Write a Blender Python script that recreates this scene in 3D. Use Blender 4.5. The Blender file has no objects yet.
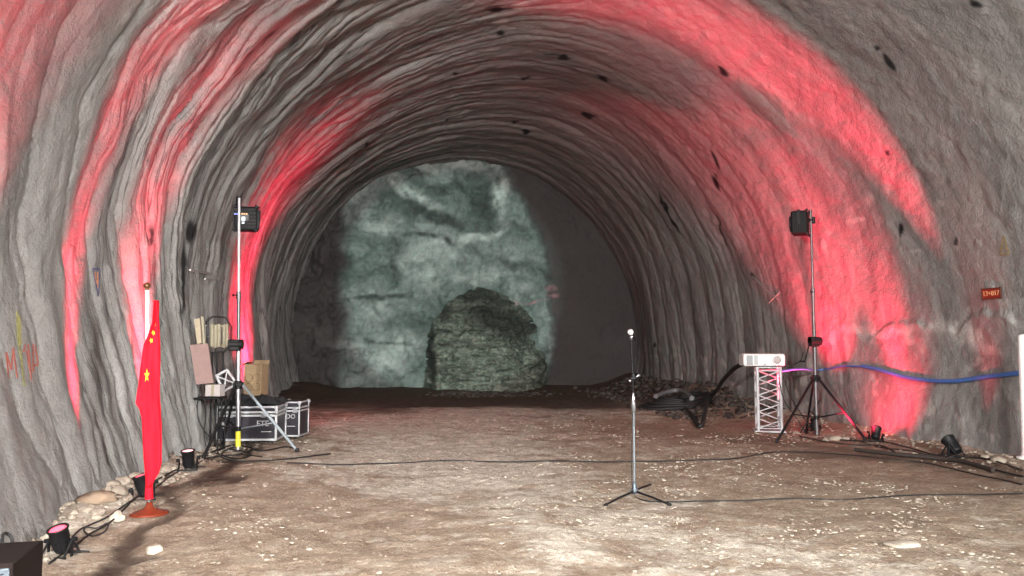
import bpy, bmesh, math, random
import numpy as np
from mathutils import Vector, Matrix

random.seed(7); RNG = np.random.default_rng(7)
scene = bpy.context.scene
COL = scene.collection
PI = math.pi
# ------------------------------------------------------------------ camera
F = 760.0
PITCH = math.atan(54 / F); YAW = math.atan(112 / F * math.cos(PITCH))
CAM = np.array([0, 0, 1.45])
cf = np.array([math.sin(YAW) * math.cos(PITCH), math.cos(YAW) * math.cos(PITCH), math.sin(PITCH)])
cr = np.array([math.cos(YAW), -math.sin(YAW), 0.0]); cu = np.cross(cr, cf)
cd = bpy.data.cameras.new('camera'); cam = bpy.data.objects.new('camera', cd); COL.objects.link(cam)
cd.sensor_width = 36; cd.lens = F / 1024 * 36; cd.clip_end = 200; cd.clip_start = 0.05
M = Matrix(((cr[0], cu[0], -cf[0], CAM[0]), (cr[1], cu[1], -cf[1], CAM[1]), (cr[2], cu[2], -cf[2], CAM[2]), (0, 0, 0, 1)))
cam.matrix_world = M
scene.camera = cam

def ray(px, py):
    return cf + cr * (px - 512) / F + cu * (288 - py) / F
def project(x, y, z):
    dx, dy, dz = x - CAM[0], y - CAM[1], z - CAM[2]
    D = dx * cf[0] + dy * cf[1] + dz * cf[2]
    R = dx * cr[0] + dy * cr[1]; U = dx * cu[0] + dy * cu[1] + dz * cu[2]
    D = np.where(D > 0.3, D, 0.3)
    return 512 + F * R / D, 288 - F * U / D
def at(px, py, Y):
    r = ray(px, py); return Vector(CAM + r * (Y / r[1]))
# ------------------------------------------------------------------ noise
def _h(ix, iy, iz, s):
    h = (ix.astype(np.int64) * 374761393 + iy.astype(np.int64) * 668265263 + iz.astype(np.int64) * 2147483647 + s * 974634777) & 0xffffffff
    h = ((h ^ (h >> 13)) * 1274126177) & 0xffffffff
    h = ((h ^ (h >> 16)) * 2246822519) & 0xffffffff
    return ((h ^ (h >> 15)) & 0xffff) / 32767.5 - 1.0
def noise(x, y, z=0.0, s=0):
    x, y, z = np.broadcast_arrays(np.asarray(x, float), np.asarray(y, float), np.asarray(z, float))
    ix, iy, iz = np.floor(x), np.floor(y), np.floor(z)
    fx, fy, fz = x - ix, y - iy, z - iz
    q = lambda t: t * t * t * (t * (t * 6 - 15) + 10)
    u, v, w = q(fx), q(fy), q(fz)
    r = 0
    for a in (0, 1):
        for b in (0, 1):
            for c in (0, 1):
                r = r + _h(ix + a, iy + b, iz + c, s) * (u if a else 1 - u) * (v if b else 1 - v) * (w if c else 1 - w)
    return r
def fbm(x, y, z=0.0, s=0, o=4, g=0.5):
    t, a, f = 0, 1, 1
    for k in range(o):
        t = t + a * noise(np.asarray(x) * f, np.asarray(y) * f, np.asarray(z) * f, s + k * 17); a *= g; f *= 2.03
    return t
def sst(a, b, t):
    t = np.clip((t - a) / (b - a), 0, 1); return t * t * (3 - 2 * t)
# ------------------------------------------------------------------ tunnel form
CX, CZ, YF, YN = 2.15, 1.9, 23.0, -6.0
_pd = np.radians(np.linspace(-40, 220, 521))
_pr = np.interp(np.degrees(_pd), [-40, -24, -21, 0, 45, 90, 135, 180, 201, 204, 220], [5.9, 5.53, 5.46, 5.12, 5.06, 5.1, 5.15, 5.15, 5.24, 5.27, 5.5])
_k = np.ones(41) / 41
_pr = np.convolve(np.pad(_pr, 20, mode='edge'), _k, mode='valid')
def rad(phi): return np.interp(phi, _pd, _pr)
def cxf(y): return CX - .24 * sst(9, 23, y)
def czf(y): return CZ + .16 * sst(12, 23, y)
def flow(a, y):
    return y + 0.40 * noise(a * .28, y * .25, 0, 3) + .16 * noise(a * .9, y * .9, 0, 4) + .045 * noise(a * 2.5, y * 2.5, 0, 5) - .10 * a
def wall_disp(phi, y):
    """distance the sprayed concrete stands in from the ideal profile"""
    a = phi * 5.1; deg = np.degrees(phi)
    L = sst(60, 125, deg)                      # heavy ridges on the left half
    far = sst(9, 16, y)
    Rr = (1 - L)
    low = sst(175, 200, deg)
    yw = flow(a, y)
    n1 = noise(yw * 1.25, a * .13, 0, 11); n2 = noise(yw * 3.1, a * .22, 0, 12); n3 = noise(yw * 6.8, a * .42, 0, 13)
    pil = lambda n: np.abs(n) ** .42
    d = .16 * noise(a * .35, y * .3, 0, 1)
    mid = sst(5.5, 9, y)
    d = d + L * ((.13 - .02 * mid) * pil(n1) + (.03 + .11 * mid) * pil(n2) + (.01 + .075 * mid) * pil(n3))
    d = d + L * (1 - mid) * .10 * noise(a * .25, y * 1.3, 0, 21)
    d = d + Rr * (.018 * pil(n1) + (.002 + .028 * far) * pil(n2) + .016 * far * pil(n3))
    ring = np.abs(np.sin(PI * (y + .12 * noise(a * .5, y * .2, 0, 6)) / .85))
    d = d + (.02 * L + .05 * far) * ring ** .5
    d = d + .012 * fbm(a * 5, y * 5, 0, 31, 2)
    # lower bench of the right wall is thicker, with a ragged top edge
    z = CZ + rad(phi) * np.sin(phi)
    edge = 1.72 + .16 * fbm(y * 1.7, a * .2, 0, 41, 3) - .02 * (y - 9)
    d = d + sst(edge + .05, edge - .05, z) * sst(60, 30, deg) * .05 * sst(12.5, 10.5, y)
    d = d + L * low * (.13 - .12 * mid) + L * .08 * (1 - mid) - L * (.01 + .09 * mid) - Rr * .04 - .07 * far
    return d
def gz(x, y):
    x = np.asarray(x, float); y = np.asarray(y, float)
    h = .05 * noise(x * .45, y * .4, 0, 51) + .022 * noise(x * 1.6, y * 1.3, 0, 52)
    bl = sst(.75, 0, x + 2.75); br = sst(.9, 0, 7.25 - x)
    h = h + .07 * bl * (1 + .6 * noise(x * 2, y * 1.5, 0, 53)) + .10 * br * (1 + .6 * noise(x * 2, y * 1.5, 0, 54))
    h = h + .12 * sst(20, 23, y) + .10 * sst(15.5, 17, y) * sst(20, 17.5, y) * (.4 + .6 * noise(x * .8, y * .5, 0, 55))
    h = h + .28 * sst(13, 16.5, y) * sst(5.6, 7.0, x) + .12 * sst(13, 16, y) * sst(-1.6, -2.6, x)
    return h
def G(x, y): return float(gz(x, y))
def ground(px, py):
    r = ray(px, py); z = 0.0
    for _ in range(8):
        p = CAM + r * ((z - CAM[2]) / r[2]); z = G(p[0], p[1])
    return Vector((p[0], p[1], z))
def wall_hit(px, py, off=0.0):
    r = ray(px, py); r = r / np.linalg.norm(r)
    t = np.linspace(2, 30, 5600); P = CAM[None] + r[None] * t[:, None]
    dx, dz = P[:, 0] - cxf(P[:, 1]), P[:, 2] - czf(P[:, 1])
    phi = np.arctan2(dz, dx); phi = np.where(phi < -PI / 2, phi + 2 * PI, phi)
    f = np.hypot(dx, dz) - (rad(phi) - wall_disp(phi, P[:, 1]) - off)
    i = int(np.argmax(f > 0)); return Vector(P[i]), float(phi[i])
# ------------------------------------------------------------------ materials
def mat(name, col=(.5, .5, .5), rough=.6, metal=0.0, emit=None, estr=0.0, bump=0.0, bscale=60, var=0.0, spec=.5):
    m = bpy.data.materials.new(name); m.use_nodes = True
    nt = m.node_tree; b = nt.nodes['Principled BSDF']
    b.inputs['Base Color'].default_value = (*col, 1); b.inputs['Roughness'].default_value = rough
    b.inputs['Metallic'].default_value = metal; b.inputs['Specular IOR Level'].default_value = spec
    if emit:
        b.inputs['Emission Color'].default_value = (*emit, 1); b.inputs['Emission Strength'].default_value = estr
    if bump or var:
        tc = nt.nodes.new('ShaderNodeTexCoord'); n = nt.nodes.new('ShaderNodeTexNoise')
        n.inputs['Scale'].default_value = bscale; n.inputs['Detail'].default_value = 4
        nt.links.new(tc.outputs['Object'], n.inputs['Vector'])
        if bump:
            bp = nt.nodes.new('ShaderNodeBump'); bp.inputs['Strength'].default_value = bump; bp.inputs['Distance'].default_value = .01
            nt.links.new(n.outputs['Fac'], bp.inputs['Height']); nt.links.new(bp.outputs['Normal'], b.inputs['Normal'])
        if var:
            cr_ = nt.nodes.new('ShaderNodeValToRGB')
            cr_.color_ramp.elements[0].color = (*[c * (1 - var) for c in col], 1); cr_.color_ramp.elements[0].position = .3
            cr_.color_ramp.elements[1].color = (*[min(1, c * (1 + var)) for c in col], 1); cr_.color_ramp.elements[1].position = .7
            nt.links.new(n.outputs['Fac'], cr_.inputs['Fac']); nt.links.new(cr_.outputs['Color'], b.inputs['Base Color'])
    return m
class NT:
    """small node graph writer"""
    def __init__(s, m): s.t = m.node_tree; s.b = s.t.nodes['Principled BSDF']
    def link(s, a, b): s.t.links.new(a, b)
    def n(s, kind, **kw):
        nd = s.t.nodes.new(kind)
        for k, v in kw.items(): setattr(nd, k, v)
        return nd
    def attr(s, name): return s.n('ShaderNodeAttribute', attribute_name=name)
    def scaled(s, vec, sc):
        m = s.n('ShaderNodeMapping'); m.inputs['Scale'].default_value = sc; s.link(vec, m.inputs['Vector']); return m.outputs['Vector']
    def noise(s, vec, scale, detail=5, rough=.55):
        n = s.n('ShaderNodeTexNoise'); n.inputs['Scale'].default_value = scale; n.inputs['Detail'].default_value = detail
        n.inputs['Roughness'].default_value = rough; s.link(vec, n.inputs['Vector']); return n.outputs['Fac']
    def ramp(s, fac, stops):
        r = s.n('ShaderNodeValToRGB'); e = r.color_ramp.elements
        while len(e) < len(stops): e.new(.5)
        for el, (p, c) in zip(e, stops): el.position = p; el.color = (*c, 1) if len(c) == 3 else c
        s.link(fac, r.inputs['Fac']); return r.outputs['Color']
    def mix(s, fac, a, b, mode='MIX'):
        m = s.n('ShaderNodeMix', data_type='RGBA', blend_type=mode)
        for val, i in ((fac, 0), (a, 6), (b, 7)):
            if hasattr(val, 'links'): s.link(val, m.inputs[i])
            else: m.inputs[i].default_value = val if i == 0 else (*val, 1)
        return m.outputs[2]
    def math(s, op, a, b=0.0, clamp=False):
        m = s.n('ShaderNodeMath', operation=op, use_clamp=clamp)
        for val, i in ((a, 0), (b, 1)):
            if hasattr(val, 'links'): s.link(val, m.inputs[i])
            else: m.inputs[i].default_value = val
        return m.outputs[0]
    def bump(s, h, strength, dist, prev=None):
        b = s.n('ShaderNodeBump'); b.inputs['Strength'].default_value = strength; b.inputs['Distance'].default_value = dist
        s.link(h, b.inputs['Height'])
        if prev: s.link(prev, b.inputs['Normal'])
        return b.outputs['Normal']
    def noise_of(s, *a): return s.noise(*a)

def lining_material():
    m = mat('sprayed_concrete', rough=.8, spec=.3); g = NT(m)
    uv = g.n('ShaderNodeUVMap').outputs['UV']
    tc = g.n('ShaderNodeTexCoord').outputs['Object']
    big = g.noise(g.scaled(uv, (.22, 1.1, 1)), 1.0, 5)
    col = g.ramp(big, [(.28, (.15, .148, .144)), (.5, (.27, .265, .255)), (.72, (.36, .352, .338))])
    streak = g.noise(g.scaled(uv, (.5, 3.6, 1)), 1.0, 6, .6)
    col = g.mix(g.math('MULTIPLY', g.ramp(streak, [(.52, (0, 0, 0)), (.68, (1, 1, 1))]), .55), col, (.11, .108, .105))
    thin = g.noise(g.scaled(uv, (.35, 7.5, 1)), 1.0, 3, .5)
    lines = g.ramp(thin, [(.485, (0, 0, 0)), (.505, (1, 1, 1)), (.525, (0, 0, 0))])
    col = g.mix(g.math('MULTIPLY', lines, g.math('MULTIPLY', g.attr('streaky').outputs['Fac'], .85)), col, (.035, .034, .034))
    fine = g.noise(tc, 9, 6, .7)
    col = g.mix(.35, col, g.ramp(fine, [(.3, (.35, .35, .35)), (.7, (1, 1, 1))]), 'MULTIPLY')
    col = g.mix(g.attr('pale').outputs['Fac'], col, (.46, .445, .42))
    col = g.mix(g.attr('teal').outputs['Fac'], col, (.17, .215, .21))
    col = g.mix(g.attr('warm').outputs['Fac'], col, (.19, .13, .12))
    col = g.mix(g.attr('black_marks').outputs['Fac'], col, (.012, .012, .013))
    g.link(col, g.b.inputs['Base Color'])
    n = g.bump(g.noise(tc, 11, 3, .6), .42, .05)
    n = g.bump(g.noise(tc, 34, 3, .6), .7, .022, n)
    g.link(n, g.b.inputs['Normal'])
    return m
def face_material():
    m = mat('rock_face', rough=.8, spec=.25); g = NT(m)
    tc = g.n('ShaderNodeTexCoord').outputs['Object']
    col = g.ramp(g.noise(g.scaled(tc, (.5, 1, .8)), 1.0, 6), [(.3, (.075, .10, .096)), (.5, (.19, .235, .22)), (.66, (.33, .38, .36))])
    fine = g.noise(tc, 6, 7, .75)
    col = g.mix(.6, col, g.ramp(fine, [(.33, (.3, .3, .3)), (.66, (1, 1, 1))]), 'MULTIPLY')
    col = g.mix(g.attr('pale').outputs['Fac'], col, (.55, .60, .57))
    col = g.mix(g.attr('dark').outputs['Fac'], col, (.055, .065, .062))
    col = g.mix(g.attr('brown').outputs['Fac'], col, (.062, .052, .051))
    col = g.mix(g.attr('pink').outputs['Fac'], col, (.52, .25, .28))
    g.link(col, g.b.inputs['Base Color'])
    n = g.bump(g.noise(tc, 4, 5, .65), .6, .12); n = g.bump(g.noise(tc, 14, 4, .7), .6, .05, n)
    g.link(n, g.b.inputs['Normal']); return m
def heap_material():
    m = mat('broken_rock', rough=.85, spec=.2); g = NT(m)
    tc = g.n('ShaderNodeTexCoord').outputs['Object']
    col = g.ramp(g.noise(g.scaled(tc, (.6, 1, 2.4)), 2.2, 7, .7), [(.3, (.09, .10, .085)), (.5, (.22, .245, .205)), (.7, (.42, .45, .37))])
    col = g.mix(.75, col, g.ramp(g.noise(tc, 9, 6, .8), [(.36, (.2, .21, .2)), (.6, (1, 1, 1))]), 'MULTIPLY')
    col = g.mix(g.attr('dark').outputs['Fac'], col, (.03, .032, .028))
    g.link(col, g.b.inputs['Base Color'])
    n = g.bump(g.noise(tc, 7, 5, .7), .9, .1); g.link(n, g.b.inputs['Normal']); return m
def floor_material():
    m = mat('dirt_floor', rough=.9, spec=.15); g = NT(m)
    tc = g.n('ShaderNodeTexCoord').outputs['Object']
    dirt = g.ramp(g.noise(tc, 3.1, 6, .65), [(.3, (.25, .18, .13)), (.55, (.40, .315, .24)), (.75, (.53, .45, .36))])
    grav = g.ramp(g.noise(tc, 7, 7, .75), [(.3, (.34, .29, .23)), (.48, (.60, .545, .46)), (.66, (.78, .735, .65))])
    mask = g.noise(g.scaled(tc, (1, 1.3, 1)), 2.1, 10, .74)
    pale = g.attr('pale').outputs['Fac']
    k = g.math('ADD', g.math('MULTIPLY', g.math('SUBTRACT', mask, .5), 8.0), g.math('SUBTRACT', g.math('MULTIPLY', pale, 2.2), .75), True)
    col = g.mix(k, dirt, grav)
    sp = g.noise(tc, 38, 3, .6)
    col = g.mix(g.math('MULTIPLY', g.ramp(sp, [(.6, (0, 0, 0)), (.66, (1, 1, 1))]), .55), col, (.66, .60, .52))
    vo = g.n('ShaderNodeTexVoronoi'); vo.inputs['Scale'].default_value = 15; g.link(g.scaled(tc, (1, 1.3, 1)), vo.inputs['Vector'])
    sep = g.n('ShaderNodeSeparateColor'); g.link(vo.outputs['Color'], sep.inputs['Color'])
    near_ = g.math('LESS_THAN', vo.outputs['Distance'], .34)
    chip = g.math('MULTIPLY', g.math('GREATER_THAN', sep.outputs[0], .60), near_)
    col = g.mix(g.math('MULTIPLY', chip, g.math('ADD', .25, g.math('MULTIPLY', pale, .5))), col, (.70, .64, .55))
    chip2 = g.math('MULTIPLY', g.math('LESS_THAN', sep.outputs[1], .30), near_)
    col = g.mix(g.math('MULTIPLY', chip2, .5), col, (.19, .135, .10))
    grit = g.noise(tc, 60, 4, .8)
    col = g.mix(.6, col, g.ramp(grit, [(.32, (.45, .43, .41)), (.6, (1, 1, 1))]), 'MULTIPLY')
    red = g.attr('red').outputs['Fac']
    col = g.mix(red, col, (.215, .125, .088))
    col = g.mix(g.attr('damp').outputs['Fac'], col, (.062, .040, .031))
    g.link(col, g.b.inputs['Base Color'])
    n = g.bump(g.noise(tc, 10, 6, .7), .7, .06); n = g.bump(g.noise(tc, 42, 4, .7), .7, .022, n)
    g.link(n, g.b.inputs['Normal']); return m
def stone_material(name, c0, c1):
    m = mat(name, rough=.85, spec=.2); g = NT(m)
    tc = g.n('ShaderNodeTexCoord').outputs['Object']
    g.link(g.ramp(g.noise(tc, 3.5, 5, .7), [(.3, c0), (.7, c1)]), g.b.inputs['Base Color'])
    g.link(g.bump(g.noise(tc, 18, 4, .6), .5, .02), g.b.inputs['Normal']); return m

MT = {
    'lining': lining_material(), 'face': face_material(), 'heap': heap_material(), 'floor': floor_material(),
    'stone': stone_material('pale_stone', (.27, .225, .175), (.52, .465, .39)), 'stone_mid': stone_material('beige_stone', (.22, .18, .145), (.44, .38, .31)),
    'stone_dark': stone_material('grey_stone', (.03, .024, .021), (.10, .083, .075)),
    'stone_brown': stone_material('brown_stone', (.16, .11, .075), (.30, .22, .16)),
    'black': mat('black_plastic', (.006, .006, .007), .6, spec=.2, bump=.1, bscale=200),
    'black_metal': mat('black_painted_metal', (.009, .009, .010), .5, .0, spec=.25, var=.2, bscale=30),
    'rubber': mat('black_rubber', (.012, .012, .012), .65, bump=.1, bscale=150),
    'chrome': mat('chrome_tube', (.16, .16, .165), .48, .9, var=.06, bscale=20),
    'steel': mat('brushed_steel', (.40, .41, .43), .38, .9, var=.1, bscale=40),
    'zinc': mat('zinc_tube', (.19, .215, .235), .42, .5, var=.12, bscale=40),
    'alu': mat('aluminium', (.46, .465, .48), .5, .2, var=.05, bscale=50),
    'white': mat('white_shell', (.82, .81, .80), .4, bump=.03),
    'grey_grille': mat('grey_grille', (.30, .31, .32), .5),
    'yellow': mat('yellow_tape', (.75, .68, .05), .5, var=.1),
    'flag': mat('red_cloth', (.66, .010, .024), .8, spec=.1, var=.08, bscale=12, bump=.15),
    'star': mat('yellow_cloth', (.95, .72, .02), .7, var=.04),
    'bronze': mat('bronze_ball', (.16, .075, .035), .35, .7, var=.1),
    'lacquer': mat('red_brown_lacquer', (.17, .028, .012), .25, var=.15, bscale=15),
    'white_pole': mat('white_pole_paint', (.80, .78, .74), .4, var=.03),
    'cabinet': mat('brown_black_carpet', (.016, .011, .010), .95, spec=.1, bump=.4, bscale=220, var=.2),
    'slate': mat('blue_grey_metal', (.10, .125, .15), .45, .4, var=.1),
    'case_black': mat('black_laminate', (.018, .016, .022), .4, bump=.08, bscale=90),
    'fabric': mat('black_fabric', (.014, .014, .016), .95, bump=.5, bscale=80),
    'print': mat('white_print', (.42, .42, .43), .6, var=.05),
    'card': mat('cardboard', (.27, .185, .105), .85, var=.1, bscale=8),
    'card_print': mat('brown_print', (.20, .13, .07), .85, var=.1),
    'rust_panel': mat('pink_brown_board', (.24, .155, .14), .8, var=.12, bscale=7, bump=.2),
    'wood': mat('pale_wood', (.36, .30, .215), .75, var=.18, bscale=14),
    'tan': mat('tan_metal', (.26, .23, .16), .6, var=.15, bscale=15),
    'pale_box': mat('pale_carton', (.40, .36, .35), .8, var=.08),
    'lens_dark': mat('dark_lens', (.02, .02, .025), .12, spec=.8),
    'lens_red': mat('lit_red_lens', (.6, .05, .06), .3, emit=(1, .06, .10), estr=5),
    'lens_hot': mat('lit_pink_lens', (.8, .4, .4), .3, emit=(1, .42, .42), estr=2.2),
    'disp_white': mat('white_screen', (.5, .5, .5), .3, emit=(.75, .95, 1), estr=1.1),
    'disp_blue': mat('blue_led', (.1, .1, .5), .3, emit=(.35, .4, 1), estr=1.2),
    'disp_orange': mat('orange_led', (.5, .2, .05), .3, emit=(1, .5, .2), estr=1.0),
    'blue_hose': mat('blue_hose', (.055, .16, .46), .4, bump=.1, bscale=40, var=.12),
    'brown_hose': mat('mud_brown_hose', (.03, .022, .018), .75, bump=.2, var=.25, bscale=15),
    'grey_hose': mat('grey_hose', (.13, .13, .135), .45, var=.15),
    'sign_red': mat('sign_red', (.27, .022, .010), .55, var=.1),
    'sign_edge': mat('sign_dark_edge', (.10, .03, .02), .6, var=.1),
    'sign_ink': mat('sign_pale_orange', (.62, .34, .17), .6, var=.04),
    'paint_red': mat('red_brown_paint', (.34, .10, .075), .85, var=.25, bscale=25),
    'paint_yellow': mat('olive_yellow_paint', (.27, .255, .10), .85, var=.3, bscale=25),
    'paint_orange': mat('faded_orange_paint', (.50, .24, .16), .85, var=.3, bscale=25),
    'paint_blue': mat('dark_blue_paint', (.10, .10, .18), .85, var=.3, bscale=25),
    'paint_olive': mat('dull_olive_paint', (.24, .20, .12), .85, var=.3, bscale=25),
    'mic_grille': mat('silver_mesh', (.85, .85, .86), .35, .5, bump=.5, bscale=500),
    'rod': mat('pale_steel_rod', (.50, .48, .46), .5, .6, var=.2),
}
# ------------------------------------------------------------------ mesh helpers
def _verts(bm, cos): return [bm.verts.new(c) for c in cos]
def frame_of(d):
    d = Vector(d).normalized(); a = Vector((0, 0, 1)) if abs(d.z) < .95 else Vector((1, 0, 0))
    u = d.cross(a).normalized(); return u, d.cross(u).normalized(), d
def box(bm, c, s, R=None, bev=0.0, seg=2, mi=0):
    c = Vector(c); hx, hy, hz = s[0] / 2, s[1] / 2, s[2] / 2
    vs = _verts(bm, [Vector((x, y, z)) for x in (-hx, hx) for y in (-hy, hy) for z in (-hz, hz)])
    fs = [bm.faces.new([vs[i] for i in q]) for q in ((0, 1, 3, 2), (4, 6, 7, 5), (0, 4, 5, 1), (2, 3, 7, 6), (0, 2, 6, 4), (1, 5, 7, 3))]
    allv = set(vs)
    if bev:
        es = list({e for f in fs for e in f.edges})
        r = bmesh.ops.bevel(bm, geom=es, offset=bev, segments=seg, affect='EDGES', profile=.5)
        allv = {v for v in r['verts']} | {v for v in vs if v.is_valid}
        for f in r['faces']: f.smooth = True
        fs = list({f for v in allv if v.is_valid for f in v.link_faces})
    for v in allv:
        if v.is_valid: v.co = (R @ v.co if R else v.co) + c
    for f in fs: f.material_index = mi
def cyl(bm, p0, p1, r0, r1=None, n=14, mi=0, caps=True):
    p0, p1 = Vector(p0), Vector(p1); r1 = r0 if r1 is None else r1
    u, v, _ = frame_of(p1 - p0)
    ring = lambda p, r: _verts(bm, [p + (u * math.cos(2 * PI * i / n) + v * math.sin(2 * PI * i / n)) * r for i in range(n)])
    a, b = ring(p0, r0), ring(p1, r1)
    for i in range(n):
        f = bm.faces.new((a[i], a[(i + 1) % n], b[(i + 1) % n], b[i])); f.smooth = True; f.material_index = mi
    if caps:
        f = bm.faces.new(ring(p0, r0)[::-1]); f.material_index = mi
        f = bm.faces.new(ring(p1, r1)); f.material_index = mi
def spline(pts, n=8, closed=False):
    P = [Vector(p) for p in pts]; out = []
    m = len(P); rng = m if closed else m - 1
    for i in range(rng):
        g = (lambda k: P[k % m]) if closed else (lambda k: P[min(max(k, 0), m - 1)])
        a, b, c, d = g(i - 1), g(i), g(i + 1), g(i + 2)
        for k in range(n):
            t = k / n
            out.append(.5 * ((2 * b) + (c - a) * t + (2 * a - 5 * b + 4 * c - d) * t * t + (3 * b - a - 3 * c + d) * t ** 3))
    if not closed: out.append(P[-1])
    return out
def tube(bm, pts, r, n=8, closed=False, mi=0):
    P = [Vector(p) for p in pts]; m = len(P)
    T = []
    for i in range(m):
        a = P[(i - 1) % m] if closed else P[max(i - 1, 0)]; b = P[(i + 1) % m] if closed else P[min(i + 1, m - 1)]
        T.append((b - a).normalized() if (b - a).length > 1e-9 else Vector((0, 0, 1)))
    u, _, _ = frame_of(T[0]); rings = []
    for i in range(m):
        u = (u - T[i] * u.dot(T[i])); u = u.normalized() if u.length > 1e-6 else frame_of(T[i])[0]
        v = T[i].cross(u); rr = r[i] if hasattr(r, '__len__') else r
        rings.append(_verts(bm, [P[i] + (u * math.cos(2 * PI * k / n) + v * math.sin(2 * PI * k / n)) * rr for k in range(n)]))
    for i in range(m if closed else m - 1):
        A, B = rings[i], rings[(i + 1) % m]
        for k in range(n):
            f = bm.faces.new((A[k], A[(k + 1) % n], B[(k + 1) % n], B[k])); f.smooth = True; f.material_index = mi
    if not closed:
        for q in (rings[0][::-1], rings[-1]):
            f = bm.faces.new(_verts(bm, [w.co for w in q])); f.material_index = mi
def lathe(bm, prof, o=(0, 0, 0), axis=(0, 0, 1), n=24, mi=0):
    o = Vector(o); u, v, d = frame_of(axis); rings = []
    for r, z in prof:
        rings.append(_verts(bm, [o + d * z + (u * math.cos(2 * PI * i / n) + v * math.sin(2 * PI * i / n)) * max(r, 1e-4) for i in range(n)]))
    for a, b in zip(rings, rings[1:]):
        for i in range(n):
            f = bm.faces.new((a[i], a[(i + 1) % n], b[(i + 1) % n], b[i])); f.smooth = True; f.material_index = mi
    bm.faces.new(rings[0][::-1]); bm.faces.new(rings[-1])
def poly(bm, pts, mi=0):
    f = bm.faces.new(_verts(bm, pts)); f.material_index = mi; return f
def prism(bm, pts, d, mi=0):
    d = Vector(d); a = _verts(bm, [Vector(p) for p in pts]); b = _verts(bm, [Vector(p) + d for p in pts]); n = len(a)
    for f in [bm.faces.new(a[::-1]), bm.faces.new(b)] + [bm.faces.new((a[i], a[(i + 1) % n], b[(i + 1) % n], b[i])) for i in range(n)]: f.material_index = mi
def BM(): return bmesh.new()
def obj(name, bm, m, parent=None, loc=None):
    bmesh.ops.recalc_face_normals(bm, faces=bm.faces)
    me = bpy.data.meshes.new(name); bm.to_mesh(me); bm.free()
    for x in (m if isinstance(m, (list, tuple)) else [m]): me.materials.append(MT[x])
    o = bpy.data.objects.new(name, me); COL.objects.link(o)
    if parent: o.parent = parent
    if loc is not None: o.location = loc
    return o
def tag(o, label, cat, group=None, kind=None):
    o['label'] = label; o['category'] = cat
    if group: o['group'] = group
    if kind: o['kind'] = kind
    return o
def thing(name, label, cat, loc=(0, 0, 0), rz=0.0, group=None):
    o = bpy.data.objects.new(name, None); COL.objects.link(o); o.empty_display_size = .1
    o.location = loc; o.rotation_euler = (0, 0, rz); return tag(o, label, cat, group)
def copy_tree(o, parent=None):
    c = o.copy(); COL.objects.link(c)
    if parent: c.parent = parent
    for ch in list(o.children): copy_tree(ch, c)
    return c
def grid_object(name, X, Y, Z, m, attrs=None, uv=None, keep=None, normals=None):
    nu, nv = X.shape
    co = np.stack([X, Y, Z], -1).reshape(-1, 3)
    idx = np.arange(nu * nv).reshape(nu, nv)
    q = np.stack([idx[:-1, :-1], idx[1:, :-1], idx[1:, 1:], idx[:-1, 1:]], -1).reshape(-1, 4)
    if keep is not None:
        q = q[keep.reshape(-1)]
        used = np.unique(q); remap = np.full(nu * nv, -1); remap[used] = np.arange(len(used)); q = remap[q]; co = co[used]
    else: used = None
    me = bpy.data.meshes.new(name)
    me.vertices.add(len(co)); me.vertices.foreach_set('co', co.ravel())
    me.loops.add(q.size); me.loops.foreach_set('vertex_index', q.ravel().astype(np.int32))
    me.polygons.add(len(q)); me.polygons.foreach_set('loop_start', (np.arange(len(q)) * 4).astype(np.int32))
    me.polygons.foreach_set('loop_total', np.full(len(q), 4, np.int32))
    me.polygons.foreach_set('use_smooth', np.ones(len(q), bool))
    me.update(); me.validate()
    for k, v in (attrs or {}).items():
        v = v.reshape(-1); v = v if used is None else v[used]
        a = me.attributes.new(k, 'FLOAT', 'POINT'); a.data.foreach_set('value', v.astype(np.float32))
    if uv is not None:
        u = np.stack(uv, -1).reshape(-1, 2); u = u if used is None else u[used]
        l = me.uv_layers.new(name='UVMap'); l.data.foreach_set('uv', u[q.ravel()].ravel().astype(np.float32))
    if normals is not None:
        me.normals_split_custom_set_from_vertices([tuple(v) for v in (normals.reshape(-1, 3) if used is None else normals.reshape(-1, 3)[used])])
    me.materials.append(MT[m])
    o = bpy.data.objects.new(name, me); COL.objects.link(o); return o
# ------------------------------------------------------------------ setting: lining
def blob(px, py, cx, cy, rx, ry, rot=0, soft=.35):
    c, s = math.cos(rot), math.sin(rot); dx, dy = px - cx, py - cy
    d = np.hypot((dx * c + dy * s) / rx, (-dx * s + dy * c) / ry); return sst(1 + soft, 1 - soft, d)
ys = np.concatenate([np.linspace(YN, 3.6, 60)[:-1], np.linspace(3.6, 12, 360)[:-1], np.linspace(12, YF + .5, 320)])
ph = np.radians(np.linspace(-23.5, 203.5, 560))
PH, YY = np.meshgrid(ph, ys, indexing='ij')
dsp = wall_disp(PH, YY)
def tunnel_xyz(PH, YY, d):
    r = rad(PH) - d; return cxf(YY) + r * np.cos(PH), YY, czf(YY) + r * np.sin(PH)
X, Y_, Z = tunnel_xyz(PH, YY, dsp)
ppx, ppy = project(X, YY, Z)
jx = ppx + 2.5 * noise(X * 6, YY * 6, Z * 6, 71); jy = ppy + 2.5 * noise(X * 6, YY * 6, Z * 6, 72)
vis = (YY > 2)
black_marks = np.zeros_like(X)  # black marks on the lining: stains and holes, drawn in colour alone
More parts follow.
